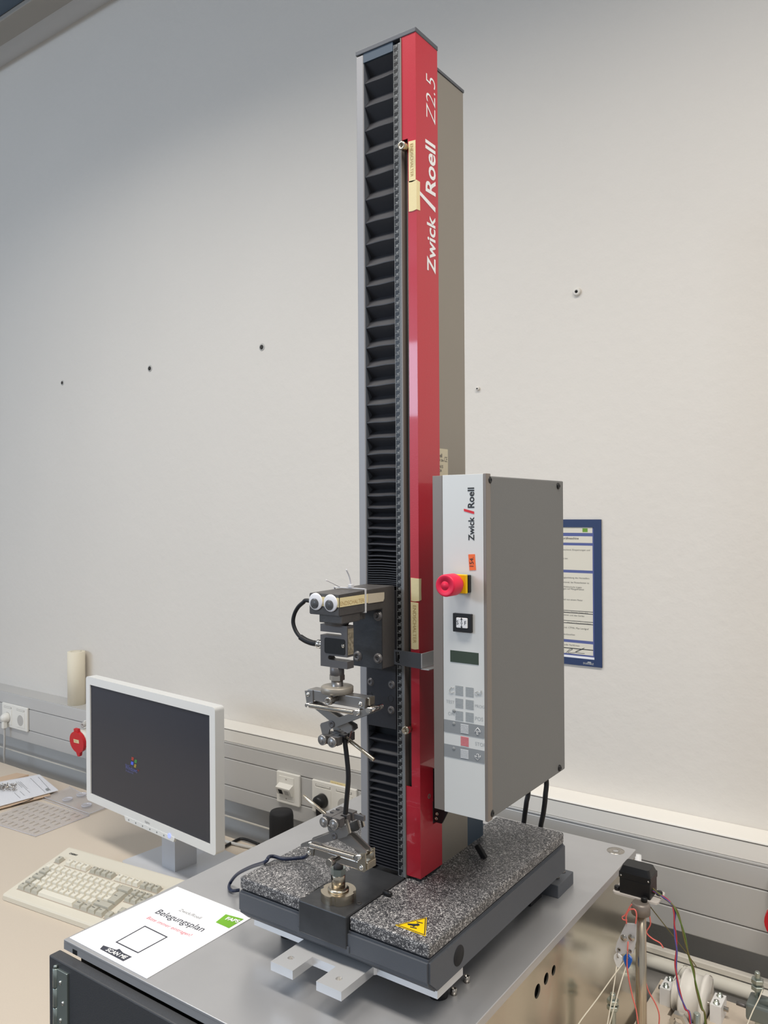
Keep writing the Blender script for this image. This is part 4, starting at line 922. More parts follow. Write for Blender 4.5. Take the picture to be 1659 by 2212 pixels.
# ------------------------------------------------------------------ googly eyes, zip tie and tapes on the arm
for px, py, lab in ((680.5, 1299.5, 'googly eye stuck at the outer corner of the crosshead arm'), (712.5, 1303, 'googly eye stuck on the arm end next to the tape')):
    c = at(px, py, 1, ay0-.003)
    t = root('googly_eye', lab, 'googly eye', (c.x, ay0, c.z), 'googly eyes on the crosshead')
    r_ = .0110
    cc = V((c.x, ay0-.0006, c.z))
    G().lathe(cc, -Y, [(r_, 0), (r_*1.02, .0006), (r_, .0016), (r_*.9, .0020), (0, .0020)], 32).obj('white_disc', 'eye_white', t)
    G().lathe(cc+V((-.0012, -.0021, -.0026)), -Y, [(.0068, 0), (.0068, .0004), (0, .0004)], 28).obj('pupil', 'eye_black', t)
    G().lathe(cc-Y*.0017, -Y, [(r_*.97, 0), (r_*.93, .0012), (r_*.8, .0026), (r_*.55, .0038), (r_*.25, .0045), (0, .0047)], 32).obj('dome', 'eye_clear', t)
zt0, zt1 = at(795, 1300, 0, ax1).z, at(795, 1280, 0, ax1).z
def arm(px, py): return at(px, py, 0, ax1+.0003)
def ac(x, y): return arm(620+x/6.9125, 1220+y/6.9125)
t4 = [ac(735, 498), ac(1205, 440), ac(1205, 572), ac(735, 642)]
t = root('tape_strip', 'masking tape lettered ENDSCHALTER wrapped round the crosshead arm', 'tape', (ax1, -.09, .39))
y0_, y1_ = ay0+.0008, t4[1].y
zt_a = (t4[0].z+t4[1].z)/2; zb_a = (t4[2].z+t4[3].z)/2
G().prism([V((ax1+.0001, y0_, zb_a)), V((ax1+.0001, y1_, zb_a)), V((ax1+.0001, y1_, zt_a)), V((ax1+.0001, y0_, zt_a))], (.0004, 0, 0)).obj('strip', 'tape', t)
G().prism([V((ax1-.0005, ay0-.0001, zb_a)), V((ax0+.006, ay0-.0001, zb_a)), V((ax0+.006, ay0-.0001, zt_a)), V((ax1-.0005, ay0-.0001, zt_a))], (0, -.0004, 0)).obj('front_strip', 'tape', t)
a = ac(790, 600); b = ac(1150, 555)
tw = G(); tw.text('ENDSCHALTER', (0, 0, 0), X, Y, 1); mx = max(v.co.x for v in tw.bm.verts); tw.bm.free()
G().text('ENDSCHALTER', (ax1+.0007, a.y, (a.z+b.z)/2-.0006), Y, Z, (b.y-a.y)/mx*1.0, 0, -.006).obj('lettering', 'tape_ink', t)
t = root('tape_strip', 'pale blank end of tape beside the zip tie on the arm', 'tape', (ax1, -.03, .39))
e4 = [ac(1205, 435), ac(1450, 410), ac(1450, 500), ac(1435, 545), ac(1210, 578)]
G().prism([V((ax1+.0002, p.y, p.z)) for p in e4], (.0005, 0, 0)).obj('strip', 'tape_pale', t)
# zip tie round the arm
yz = ac(1165, 500).y
t = root('zip_tie', 'white zip tie looped round the crosshead arm with a long tail', 'zip tie', (-.03, yz, .41))
lp = [(ax1+.0012, .4082), (ax1+.0012, .377), (ax0-.0012, .377), (ax0-.0012, .4082)]
for (xa, za), (xb_, zb2) in zip(lp, lp[1:]+lp[:1]):
    G().box(min(xa, xb_)-.0006, max(xa, xb_)+.0006, yz-.0016, yz+.0016, min(za, zb2)-.0006, max(za, zb2)+.0006, .0004).obj('strap', 'ziptie', t)
hd = V((at(764, 1266, 2, .411).x, yz, .411)); hd.x = -.026
G().box(hd.x-.003, hd.x+.003, yz-.003, yz+.003, .4086, .4135, .0008).obj('head', 'ziptie', t)
tip = at(748, 1230, 1, yz-.01)
G().tube([hd+Z*.001, hd*.5+V((tip.x, yz-.006, tip.z))*.5+Z*.0005, V((tip.x, yz-.01, tip.z))], .0010, 6).obj('tail', 'ziptie', t)
tip2 = at(704, 1253, 1, yz-.02)
G().tube([V((ax0+.008, yz, .4090)), V((tip2.x*.5+(ax0+.008)*.5, yz-.01, tip2.z*.5+.4095*.5)), V((tip2.x, yz-.02, tip2.z))], .0008, 6).obj('tail', 'ziptie', t)
# tapes on the red cover
def rf(px, py): return at(px, py, 1, -.0003)
xE = xr1
def tape_front(name, lab, px0, py0, px1, py1, text=None, wrap=0):
    a = rf(px0, py0); b = rf(px1, py1)
    t = root(name, lab, 'tape', (a.x, 0, b.z))
    x1_ = xE+.0002 if wrap else min(b.x, xE-.0002)
    G().prism([V((a.x, -.0001, a.z)), V((x1_, -.0001, a.z-.0008)), V((x1_, -.0001, b.z+.001)), V(((a.x+x1_)/2, -.0001, b.z)), V((a.x+.0003, -.0001, b.z+.0006))], (0, -.0005, 0)).obj('strip', 'tape', t)
    if wrap: G().prism([V((xE+.0001, -.0006, a.z-.0008)), V((xE+.0001, wrap, a.z-.001)), V((xE+.0001, wrap-.0006, (a.z+b.z)/2)), V((xE+.0001, wrap, b.z+.002)), V((xE+.0001, -.0006, b.z+.001))], (.0005, 0, 0)).obj('folded_side', 'tape', t)
    if text:
        tw = G(); tw.text(text, (0, 0, 0), X, Y, 1); mx = max(v.co.x for v in tw.bm.verts); tw.bm.free()
        ta, tb = text and text_span[lab]
        za = rf(px0, ta).z; zb2 = rf(px0, tb).z; s = (za-zb2)/mx
        xb2 = a.x+(x1_-a.x)*.28
        G().text(text, (xb2, -.0008, za), -Z, X, s, 0, -.006).obj('lettering', 'tape_ink', t)
text_span = {'long masking tape lettered ENDSCHALTER above the switching bracket': (1306, 1388), 'masking tape lettered ENDSCHALTER beside the upper limit stop': (312, 384)}
tape_front('tape_strip', 'masking tape lettered ENDSCHALTER beside the upper limit stop', 882.5, 306, 898, 391, 'ENDSCHALTER')
tape_front('tape_strip', 'blank masking tape folded round the red edge near the brand lettering', 882.5, 392, 899, 454, None, .0085)
tape_front('tape_strip', 'blank masking tape folded round the red edge level with the crosshead', 887.5, 1248, 906, 1300, None, .0055)
tape_front('tape_strip', 'long masking tape lettered ENDSCHALTER above the switching bracket', 887.5, 1300, 904.5, 1404, 'ENDSCHALTER')
# warning triangle on the granite
w3 = [at(480+x/3.072, 1880+y/3.072, 2, .0006) for x, y in ((1148, 363), (1357, 312), (1350, 437))]
t = root('warning_sticker', 'yellow triangular hand-crush warning sticker on the granite slab', 'sticker', sum(w3, V((0, 0, 0)))/3)
cen = sum(w3, V((0, 0, 0)))/3
G().prism([p-Z*.0004 for p in w3], (0, 0, .0005)).obj('triangle', 'yellow', t)
G().prism([cen+(p-cen)*.93+Z*.0002 for p in w3], (0, 0, .0001), [[cen+(p-cen)*.84+Z*.0002 for p in w3][::-1]]).obj('border', 'print_dark', t)
def wq(x, y): return at(480+x/3.072, 1880+y/3.072, 2, .0009)
gl = G()
for pol in (((1228, 352), (1285, 355), (1300, 350), (1312, 362), (1300, 370), (1285, 368), (1268, 376), (1262, 368), (1232, 362)), ((1290, 338), (1332, 348), (1330, 353), (1288, 344)), ((1248, 372), (1292, 382), (1290, 388), (1246, 378))):
    gl.raw([wq(*p) for p in pol], [tuple(range(len(pol)))])
gl.obj('pictogram', 'print_dark', t)
# ------------------------------------------------------------------ control unit
kx0, kx1, ky0, ky1, kz0, kz1 = .0905, .1675, -.0516, .1925, .1284, .5565
t = cu = root('control_unit', 'upright grey control box with white panel and red emergency button', 'control unit', ((kx0+kx1)/2, (ky0+ky1)/2, kz0))
G().box(kx0+.002, kx1-.0005, ky0+.006, ky1, kz0+.0006, kz1-.002, .0015).obj('housing', 'unit_grey', t)
def cf(px, py): return at(px, py, 1, ky0)
xp0 = cf(957.5, 1400).x; xp1 = cf(1045.5, 1400).x
G().box(kx0, xp0-.0003, ky0+.0005, ky0+.012, kz0+.001, kz1, .0006).obj('edge_profile', 'taupe_dark', t)
G().box(xp1+.0003, kx1+.0008, ky0, ky0+.012, kz0, kz1+.0008, .0006).obj('edge_profile', 'taupe_dark', t)
pn = G().box(xp0, xp1, ky0+.0004, ky0+.011, kz0+.0005, kz1+.0004, .0003).obj('front_panel', 'panel_white', t)
for px, py in ((1057.5, 1037), (1206, 1050), (1062.5, 1757), (1209, 1659)):
    p = at(px, py, 0, kx1)
    G().lathe((kx1-.0006, p.y, p.z), X, [(.0048, 0), (.0046, .0014), (.003, .0026), (.0016, .0026), (.0014, .0014), (0, .0014)], 18).obj('screw', 'black', t)
yP = ky0+.0003
def pt(px, py, d=0): p = cf(px, py); return V((p.x, yP-d, p.z))
def ptext(body, a, b, off=0, shear=0, m='print_dark', name='lettering'):
    a = pt(*a); b = pt(*b); tw = G(); tw.text(body, (0, 0, 0), X, Y, 1, shear, off); mx = max(v.co.x for v in tw.bm.verts); mn = min(v.co.x for v in tw.bm.verts); tw.bm.free()
    s = (b.z-a.z)/(mx-mn)
    return G().text(body, (a.x, yP-.0002, a.z-mn*s), Z, -X, s, shear, off).obj(name, m, pn)
ptext('Zwick', (1024, 1168), (1024, 1116.5), .02, name='brand_lettering'); ptext('Roell', (1024, 1097), (1024, 1053), .02, name='brand_lettering')
G().raw([pt(x, y, .0002) for x, y in ((1001.8, 1098.8), (1002, 1104.2), (1024, 1110.6), (1024, 1105))], [(0, 1, 2, 3)]).obj('brand_slash', 'red_print', pn)
o4 = [pt(x, y) for x, y in ((1011.5, 1197.5), (1025.5, 1197), (1028, 1231.5), (1014, 1232))]
st = G().prism(o4, (0, -.0003, 0)).obj('number_sticker', 'orange', pn)
G().text('154.', pt(1023, 1226.5, .0005), Z, -X, .0080, 0, .0).obj('sticker_number', 'print_dark', st)
# emergency stop
ec = cf(998, 1259)
es = G().box(cf(976, 1259).x, cf(1018, 1259).x, ky0-.0065, ky0+.0004, cf(1000, 1279).z, cf(1000, 1241).z, .001).obj('stop_base', 'black', t)
ecx = (cf(976, 1259).x+cf(1018, 1259).x)/2; ecz = (cf(1000, 1279).z+cf(1000, 1241).z)/2
G().box(ecx-.0125, ecx+.0125, ky0-.0105, ky0-.006, ecz-.0118, ecz+.0118, .0008).obj('stop_plate', 'yellow', t)
sb = at(974, 1262, 1, ky0-.030)
G().lathe((ecx, ky0-.0103, ecz), -Y, [(.0090, 0), (.0096, .008), (.0132, .0085), (.0137, .010), (.0137, .0280), (.0132, .0296), (.0121, .0302), (.0120, .0302), (.0060, .0302), (.0059, .0300), (.0053, .0300), (.0052, .0302), (0, .0302)], 40).obj('stop_button', 'estop_red', t)
# square illuminated button
b4 = [cf(981, 1324), cf(1021, 1326), cf(1021, 1367), cf(982, 1363)]
bx0, bx1 = (b4[0].x+b4[3].x)/2, (b4[1].x+b4[2].x)/2; bz1_, bz0_ = (b4[0].z+b4[1].z)/2, (b4[2].z+b4[3].z)/2
G().prism(rrect(((bx0+bx1)/2, ky0+.0003, (bz0_+bz1_)/2), X, Z, bx1-bx0, bz1_-bz0_, .0008), (0, -.004, 0), [[V((bx0+.0045, ky0+.0003, bz0_+.0045)), V((bx0+.0045, ky0+.0003, bz1_-.0045)), V((bx1-.0045, ky0+.0003, bz1_-.0045)), V((bx1-.0045, ky0+.0003, bz0_+.0045))]]).obj('key_frame', 'black', t)
kb_ = box('direction_key', 'print_white', t, bx0+.0052, bx1-.0052, ky0-.0048, ky0+.0003, bz0_+.0052, bz1_-.0052, .0008)
bcx = (bx0+bx1)/2; bcz = (bz0_+bz1_)/2; yk = ky0-.0050
tg = G(); tg.text('S', (bcx-.0075, yk, bcz-.002), X, Z, .0072); tg.text('F', (bcx+.0036, yk, bcz-.002), X, Z, .0072)
for s in (1, -1):
    tg.raw([V((bcx-.0016, yk, bcz+s*.0042)), V((bcx+.0016, yk, bcz+s*.0042)), V((bcx, yk, bcz+s*.0072))], [(0, 1, 2)])
    tg.raw([V((bcx-.0004, yk, bcz+s*.001)), V((bcx+.0004, yk, bcz+s*.001)), V((bcx+.0004, yk, bcz+s*.0045)), V((bcx-.0004, yk, bcz+s*.0045))], [(0, 1, 2, 3)])
tg.raw([V((bcx-.0018, yk, bcz-.0003)), V((bcx+.0018, yk, bcz-.0003)), V((bcx+.0018, yk, bcz+.0003)), V((bcx-.0018, yk, bcz+.0003))], [(0, 1, 2, 3)])
tg.obj('key_symbols', 'print_dark', kb_)
d4 = [pt(x, y) for x, y in ((972.5, 1405), (1033.5, 1410), (1033.5, 1436), (972.5, 1430))]
G().box(d4[0].x, d4[1].x, yP-.0003, yP+.0002, (d4[2].z+d4[3].z)/2, (d4[0].z+d4[1].z)/2).obj('display', 'lcd', t)
# membrane keys: striped fields
def cq(x, y): return pt(900+x/4.608, 1380+y/4.608)
def keypad(x0_, y0_, x1_, y1_, m, n=7):
    """x,y in photo-crop units: left-top to right-bottom of the striped field"""
    a = cq(x0_, y0_); b = cq(x1_, y1_); dz = (a.z-b.z)/(n-.5)
    g = G()
    for i in range(n): g.box(a.x, b.x, yP-.0003, yP, a.z-dz*i-dz*.42, a.z-dz*i)
    return g.obj('membrane_key', m, pn)
def kb4(xl__, xr__, yl, hgt, m): keypad(xl__, yl, xr__, yl+hgt+10, m)
for yl in (465, 590, 715):
    keypad(385, yl, 462, yl+102, 'print_grey'); keypad(487, yl+14, 567, yl+116, 'print_grey')
for (ya_, yb2, m) in ((806, 925, 'band_grey'), (1052, 1172, 'band_grey')):
    za = (cq(283, ya_).z+cq(682, ya_+56).z)/2; zb2 = (cq(283, yb2).z+cq(682, yb2+70).z)/2
    G().box(xp0+.0004, xp1-.0004, yP-.00025, yP, zb2, za).obj('band', m, pn)
yP -= .0003
keypad(438, 847, 517, 947, 'print_white'); keypad(438, 1097, 517, 1197, 'print_white')
yP += .0003
keypad(438, 972, 517, 1074, 'red_print')
def small(body, x_, y_, size, m='print_light', al='LEFT', dy=0):
    p = cq(x_, y_); return G().text(body, (p.x, yP-.0001, p.z), X, Z, size, 0, 0, al).obj('key_label', m, pn)
small('TEST', 375, 648, .0056, 'print_light', 'RIGHT'); small('ON', 378, 768, .0062, 'print_light', 'RIGHT'); small('PROG', 578, 680, .0052); small('POS', 578, 808, .0066); small('STOP', 580, 1058, .0062)
def outline(pts, m, wd=.0004, close=True):
    P_ = [cq(*p) for p in pts]; P_ = [V((p.x, yP-.0005, p.z)) for p in P_]
    return G().tube(P_+([P_[0]] if close else []), wd/2, 4, 1).obj('key_symbol', m, pn)
outline(((608, 885), (636, 922), (636, 932), (616, 918), (616, 955), (600, 952), (600, 915), (580, 928), (580, 918)), 'print_white', .0007)
outline(((608, 1208), (636, 1175), (636, 1165), (616, 1182), (616, 1148), (600, 1146), (600, 1178), (580, 1164), (580, 1174)), 'print_white', .0007)
outline(((348, 480), (330, 500), (328, 525), (345, 540), (372, 530)), 'print_light', .0007, False); outline(((340, 475), (360, 490), (372, 482)), 'print_light', .0007, False)
outline(((580, 537), (608, 520), (608, 532), (638, 536), (640, 512), (648, 514), (646, 552), (608, 546), (608, 562)), 'print_light', .0006)
for x_, y_ in ((370, 845), (370, 1093), (370, 718)):
    p = cq(x_, y_); G().lathe((p.x, yP-.0002, p.z), -Y, [(.0023, 0), (.0020, .0005), (.0012, .0005), (0, .0009)], 14).obj('indicator', 'print_grey', pn)
# mounting bracket in the notch of the red cover
nb0 = at(936, 1780, 0, xr1+.0005); 
bk = G().prism([V((x, n0.y+.0006, z)) for x, z in ((xr1+.0006, n0.z+.004), (xr1+.014, n0.z+.004), (kx0-.012, kz0-.001), (kx0-.002, kz0-.001), (kx0-.002, kz0+.02), (xr1+.0006, kz0+.02))], (0, .0034, 0)).obj('mounting_bracket', 'black', t)
for px, py in ((944, 1758), (942.5, 1768)):
    p = at(px, py, 1, n0.y+.0004); G().lathe((p.x, n0.y+.0008, p.z), -Y, [(.0024, 0), (.0024, .0012), (.0012, .0012), (.001, .0004), (0, .0004)], 14).obj('bracket_screw', 'steel_warm', bk)
g = G()
for k in range(5): g.box(kx0-.02+k*.009, kx0-.016+k*.009, n0.y-.0004, n0.y+.0006, kz0-.010, kz0-.004)
# cables behind the control unit
for q, lab in ((((1139, 1700), (1137, 1735), (1133, 1765), (1131, 1800)), 'black cable hanging behind the control unit, nearer to the red column'), (((1178, 1675), (1178, 1720), (1174, 1755), (1168, 1795)), 'black cable hanging behind the control unit, further from the column')):
    yc_ = gy1+.028
    pts = [at(px, py, 1, yc_) for px, py in q]
    end = pts[-1]+Z*-.03
    tag(G().tube([V((pts[0].x, ky1+.003, pts[0].z+.07)), V((pts[0].x, ky1+.05, pts[0].z+.06))]+pts+[V((end.x, end.y+.03, max(TZ+.005, end.z)))], .0042, 10).obj('machine_cable', 'cable_black'), lab, 'cable')
# ------------------------------------------------------------------ servo rig on the right desk
def c8(x, y): return 1180+x/3.463, 1650+y/3.463
pb = at(*c8(707, 1100), 2, -.118); PX, PY = pb.x, pb.y
t = root('stand_rod', 'upright polished steel rod standing on the desk beside the cabinet', 'rod', (PX, PY, DZ))
G().cyl((PX, PY, DZ), (PX, PY, -.112), .0082, 28).obj('rod', 'steel_warm', t)
G().lathe((PX, PY, DZ), Z, [(.03, 0), (.03, .006), (.012, .010), (.012, .018)], 28).obj('foot', 'steel_dark', t)
sv = root('servo_unit', 'black boxed servo on a pale plate at the top of the rod', 'servo', (PX, PY, -.11))
G().lathe((PX, PY, -.122), Z, [(.0145, 0), (.0145, .014), (.012, .018)], 24).obj('clamp_collar', 'taupe_dark', sv)
zpl = -.1025
a = at(*c8(490, 955), 2, zpl); b = at(*c8(835, 1045), 2, zpl); c = at(*c8(895, 960), 2, zpl); d = at(*c8(555, 890), 2, zpl)
pyf = (a.y+b.y)/2; pyb = c.y
G().prism(rrect(((a.x+c.x)/2, (pyf+pyb)/2, zpl-.003), X, Y, c.x-a.x, pyb-pyf, .006), (0, 0, .003)).obj('base_plate', 'servo_plate', sv)
a = at(*c8(548, 960), 2, zpl); b = at(*c8(775, 1025), 2, zpl); c = at(*c8(832, 960), 2, zpl)
sx0, sx1_, sy0, sy1 = a.x, (b.x+c.x)/2, (a.y+b.y)/2, c.y
sz1 = at(*c8(555, 800), 1, sy0).z; szt = at(*c8(620, 745), 1, (sy0+sy1)/2).z
szt = sz1+.009
bodyg = G(); zz = [(0, zpl), (0, sz1-.012)]
bodyg.box(sx0, sx1_, sy0, sy1, zpl, sz1-.010, .0015); bodyg.obj('case', 'black', sv)
G().box(sx0-.0008, sx1_+.0008, sy0-.0008, sy1+.0008, sz1-.0105, sz1, .0012).obj('lid', 'black', sv)
cx_, cy2 = (sx0+sx1_)/2, (sy0+sy1)/2
lo_ = rrect((cx_, cy2, sz1), X, Y, sx1_-sx0, sy1-sy0, .003, 3); hi_ = rrect((cx_, cy2, szt), X, Y, (sx1_-sx0)*.86, (sy1-sy0)*.8, .004, 3); n_ = len(lo_)
G().raw(lo_+hi_, [(i, (i+1) % n_, n_+(i+1) % n_, n_+i) for i in range(n_)]+[tuple(range(n_, 2*n_))]).obj('lid_dome', 'black', sv)
for x_ in (sx0+.003, sx1_-.003): G().lathe((x_, sy0-.0006, sz1-.006), -Y, [(.0016, 0), (.0014, .0007), (0, .0009)], 10).obj('screw', 'chrome', sv)
for x_, y_ in ((sx0-.006, sy0+.008), (sx1_-.008, sy0-.0055), (sx1_+.006, sy1-.008)): G().lathe((x_, y_, zpl), Z, [(.005, 0), (.005, .005), (.0042, .006), (0, .006)], 14).obj('corner_post', 'black', sv)
# coloured wires from the servo
def w8(x, y, yy_): return at(*c8(x, y), 1, yy_)
wb = root('servo_wires', 'bundle of thin coloured wires drooping from the servo to the desk', 'wires', (sx1_, cy2, -.1))
y0_ = cy2
st0 = V((sx1_-.001, cy2-.004, zpl+.010))
run1 = [(860, 985), (930, 1040), (960, 1110), (958, 1200), (968, 1300), (975, 1400), (968, 1500), (980, 1620), (1000, 1720), (1040, 1830), (1080, 1950)]
run2 = [(860, 985), (930, 1040), (975, 1100), (1010, 1200), (1035, 1300), (1065, 1430), (1100, 1540), (1120, 1660), (1160, 1820), (1195, 1960)]
for k, (rn, m) in enumerate(((run1, 'w_red'), (run1, 'w_blue'), (run2, 'w_green'), (run2, 'w_brown'))):
    P_ = [w8(x, y, y0_-.002-i*.006) for i, (x, y) in enumerate(rn)]
    for i, p in enumerate(P_):
        a = i*1.7+(PI if k % 2 else 0); p += _r*(.0011*math.cos(a))+Y*(.0011*math.sin(a))
    P_.append(V((P_[-1].x+.004, P_[-1].y-.01, DZ+.002)))
    G().tube([st0+Z*(k*.0016)]+P_, .00115, 7, 5).obj('wire', m, wb)
# hanging clear tab with two strings
yq = PY-.022
tb = root('hanging_tab', 'clear plastic tab with two screws hung on pink thread below the servo', 'tab', w8(600, 1300, yq))
pol = [(595, 1195), (672, 1200), (670, 1330), (650, 1420), (600, 1415), (560, 1425), (525, 1415), (515, 1390), (530, 1330)]
G().prism([w8(x, y, yq) for x, y in pol], (0, .003, 0)).obj('tab', 'tab_clear', tb)
for x_, y_ in ((580, 1302), (638, 1300)):
    p = w8(x_, y_, yq); G().lathe(p, -Y, [(.0052, 0), (.0052, .0008), (.0049, .0010), (.0030, .0010), (.0028, .0022), (0, .0022)], 18).obj('screw', 'steel', tb)
for x_, y_ in ((545, 1390), (628, 1400)):
    p = w8(x_, y_, yq); G().lathe(p, -Y, [(.003, 0), (.003, .0006), (.0016, .0006), (.0016, 0)], 12).obj('eyelet', 'steel', tb)
G().tube([w8(*q, yq-.001) for q in ((600, 1196), (598, 1140), (620, 1095), (660, 1090), (675, 1130), (668, 1196))], .0011, 7).obj('thread_loop', 'pink_wire', tb)
G().tube([w8(*q, yq-.001) for q in ((605, 1170), (575, 1165), (568, 1145), (590, 1130), (625, 1070), (640, 1050))], .0009, 7).obj('thread', 'pink_wire', tb)
for x_, y_, m, lab in ((535, 1470, 'white_plastic', 'white drop-shaped string clip under the clear tab'), (607, 1478, 'blue_plastic', 'blue drop-shaped string clip under the clear tab')):
    p = w8(x_, y_, yq-.003)
    t = root('string_clip', lab, 'clip', p)
    pp_ = [p+X*(a*.0010)+Z*(b*.0010) for a, b in ((-6, 6), (-3, 9.5), (2, 9.5), (6, 6), (6.5, 1), (3, -8), (1.5, -11), (-1.5, -11), (-3, -8), (-6.5, 1))]
    G().prism(pp_, (0, .004, 0), [circ(p+Z*.0045, X, Z, .0020, 10)[::-1]]).obj('clip', m, t)
    G().tube([p+Z*.0045-Y*.0015, p+Z*.010-Y*.002, p+Z*.016-Y*.001, p+Z*.010+Y*.005, p+Z*.0045+Y*.0055], .0006, 6).obj('wire_hook', 'steel', t)
def strg(lab, pts, m='string', r_=.0009, name='string', down=True):
    if down:
        e_ = pts[-1]+(pts[-1]-pts[-2])*.4; e_.x = max(e_.x, .178); pts = pts+[e_, V((e_.x, e_.y, DZ+.0015))]
    tag(G().tube(pts, r_, 6, 4).obj(name, m), lab, 'string' if m == 'string' else 'wire')
strg('white string running down from the white clip', [w8(527, 1508, yq-.001), w8(500, 1700, yq-.03), w8(455, 1960, yq-.06)])
strg('white string running down from the blue clip', [w8(598, 1515, yq-.001), w8(555, 1650, yq-.03), w8(470, 1960, yq-.06)])
strg('pale string slanting from the blue clip across the cabinet side', [w8(596, 1465, yq+.002), w8(500, 1590, yq-.02), w8(380, 1760, yq-.05), w8(230, 1965, yq-.09)])
strg('pink wire hanging in front of the rod foot', [w8(612, 1330, yq-.003), w8(605, 1520, yq-.004), w8(640, 1720, yq-.006), w8(670, 1830, yq-.008), w8(690, 1960, yq-.012)], 'pink_wire', .0010, 'thin_wire')
strg('pink wire curling in the air beside the rod', [w8(755, 1060, PY), w8(775, 1150, PY+.004), w8(778, 1205, PY+.006), w8(750, 1260, PY+.006), w8(790, 1305, PY+.008), w8(850, 1340, PY+.010), w8(876, 1378, PY+.01)], 'pink_wire', .0010, 'thin_wire', False)
strg('pink wire falling behind the rod to the desk', [w8(742, 1620, PY+.02), w8(765, 1700, PY+.02), w8(820, 1800, PY+.02), w8(845, 1880, PY+.02), w8(842, 1965, PY+.02)], 'pink_wire', .0010, 'thin_wire')
strg('thin dark wire slanting from the servo plate towards the pipe', [w8(775, 1065, PY+.03), w8(900, 1225, PY+.06), w8(1060, 1430, PY+.12), w8(1125, 1520, PY+.16)], 'w_brown', .0008, 'thin_wire', False)
# threaded rods
def stud(lab, px, py_top, ypl, ztop=None, nz=None, cat='rod'):
    p = at(*c8(px, py_top), 1, ypl)
    t = root('threaded_rod', lab, cat, (p.x, ypl, DZ), 'threaded rods of the rig')
    pr = []; h = 0; L_ = p.z-DZ
    n = int(L_/.0022)
    for i in range(n):
        pr += [(.0042, i*.0022), (.0048, i*.0022+.0011)]
    pr.append((.0036, L_))
    G().lathe((p.x, ypl, DZ), Z, pr, 14).obj('rod', 'nut_zinc', t)
    return t, p
t_, p = stud('threaded rod with hexagon nuts in front of the cabinet side', 498, 1715, PY-.03)
for z_ in (at(*c8(498, 1790), 1, PY-.03).z, at(*c8(498, 1835), 1, PY-.03).z): G().lathe((p.x, PY-.03, z_), Z, [(.0088, 0), (.0095, .001), (.0095, .006), (.0085, .007)], 6, False).obj('nut', 'nut_zinc', t_)
t_, p = stud('tall threaded rod with nut beside the heating pipe', 1580, 1555, .56)
for y_ in (1690, 1640): G().lathe((p.x, .56, at(*c8(1580, y_), 1, .56).z), Z, [(.0095, 0), (.0105, .001), (.0105, .007), (.0092, .008)], 6, False).obj('nut', 'nut_zinc', t_)
cz = DZ+.03
t = root('rod_clamp', 'grey cast clamp with wing screw gripping the threaded rod', 'clamp', (p.x, .545, DZ))
zz0 = at(*c8(1600, 1890), 1, .53).z
G().box(p.x-.014, p.x+.030, .53, .575, max(DZ, zz0-.014), zz0+.014, .004).obj('body', 'boss_grey', t)
G().cyl((p.x+.008, .55, zz0+.012), (p.x+.034, .545, zz0+.024), .008, 16, b=.001).obj('boss', 'boss_grey', t)
G().cyl((p.x-.03, .54, zz0+.004), (p.x-.010, .542, zz0+.002), .0032, 12).obj('screw', 'steel_dark', t)
strg('white string tied to the tall threaded rod', [w8(1618, 1690, .552), w8(1590, 1760, .53), w8(1545, 1850, .50), w8(1500, 1960, .47)])
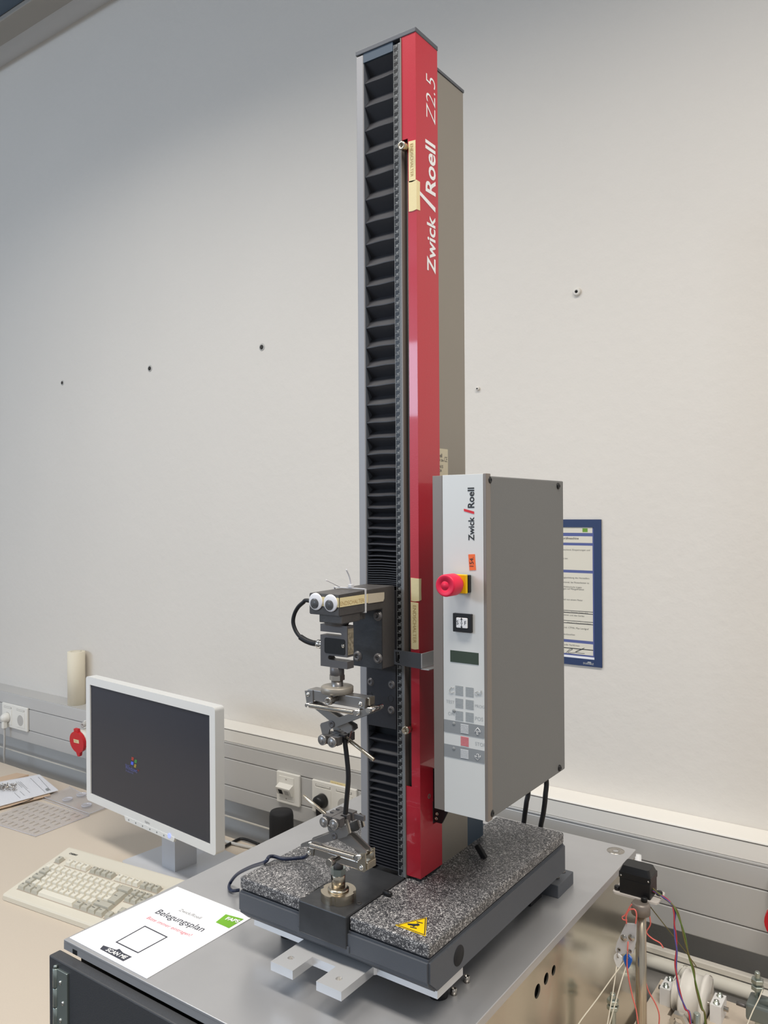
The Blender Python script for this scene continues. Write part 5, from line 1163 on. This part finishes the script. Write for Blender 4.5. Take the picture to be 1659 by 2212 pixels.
# spool with bearing blocks, dipping into the cut-out of the desk top
SY, SZ, R_ = SPY, DZ+.019, .046
xs = SPX-.021; xe = SPX+.021
t = root('cable_spool', 'white plastic spool with wide flanges turning in a cut-out of the desk', 'spool', (SPX, SY, DZ))
G().lathe((xs, SY, SZ), X, [(.012, 0), (R_, 0), (R_, .004), (.041, .005), (.041, .034), (R_, .035), (R_, .042), (.012, .042)], 44).obj('reel', 'spool_white', t)
G().lathe((xs-.016, SY, SZ), X, [(.008, 0), (.030, 0), (.030, .003), (.024, .005), (.024, .011), (.030, .013), (.030, .0155), (.008, .0155)], 32).obj('hub', 'spool_white', t)
G().cyl((xs-.045, SY, SZ), (xe+.035, SY, SZ), .004, 14).obj('axle', 'steel', t)
G().tube([V((xs-.012, SY-.019, SZ+.032)), V((xs-.002, SY, SZ+.052)), V((xs+.004, SY+.01, SZ+.050))], .0006, 5).obj('wire_guide', 'steel', t)
G().tube([V((xe+.001, SY+.01, SZ+.046)), V((xe+.008, SY+.005, SZ+.043)), V((xe+.006, SY-.003, SZ+.020))], .0006, 5).obj('wire_guide', 'steel', t)
for xx_, lab in ((xs-.038, 'white bearing block with screws at the hub side of the spool'), (xe+.008, 'white bearing block with screws at the flange side of the spool')):
    t = root('bearing_block', lab, 'block', (xx_+.01, SY, DZ), 'bearing blocks of the spool')
    G().prism([V((xx_, SY-.021, DZ)), V((xx_, SY+.021, DZ)), V((xx_, SY+.021, SZ+.012)), V((xx_, SY-.021, SZ+.012))], (.019, 0, 0), [circ((xx_, SY, SZ), Y, Z, .0042, 14)]).obj('block', 'white_plastic', t)
    for y_ in (SY-.013, SY+.013):
        G().lathe((xx_+.0095, y_, SZ+.012), Z, [(.0058, 0), (.0058, .0008), (.0044, .0008), (.0044, .0055), (.0022, .0055), (.002, .003), (0, .003)], 14).obj('screw', 'nut_zinc', t)
# loose bolts on the right desk near the frame edge
p = at(*c8(992, 1940), 2, DZ+.01)
t = root('hex_nut', 'chrome hexagon nut standing on edge on the desk near the wires', 'nut', (p.x, p.y, DZ))
G().prism(circ((p.x, p.y-.006, DZ+.0136), X, Z, .0155, 6), (0, .012, 0), [circ((p.x, p.y-.006, DZ+.0136), X, Z, .0085, 16)[::-1]]).obj('nut', 'chrome', t)
p = at(*c8(1127, 1865), 1, PY+.05)
t = root('hex_bolt', 'short upright zinc bolt on the desk beside the green wires', 'bolt', (p.x, PY+.05, DZ))
G().lathe((p.x, PY+.05, DZ), Z, [(.009, 0), (.009, .006)], 6, False).obj('head', 'nut_zinc', t)
G().lathe((p.x, PY+.05, DZ+.006), Z, [(.0052, 0), (.0052, p.z-DZ-.007), (.0045, p.z-DZ-.006)], 18).obj('shank', 'nut_zinc', t)
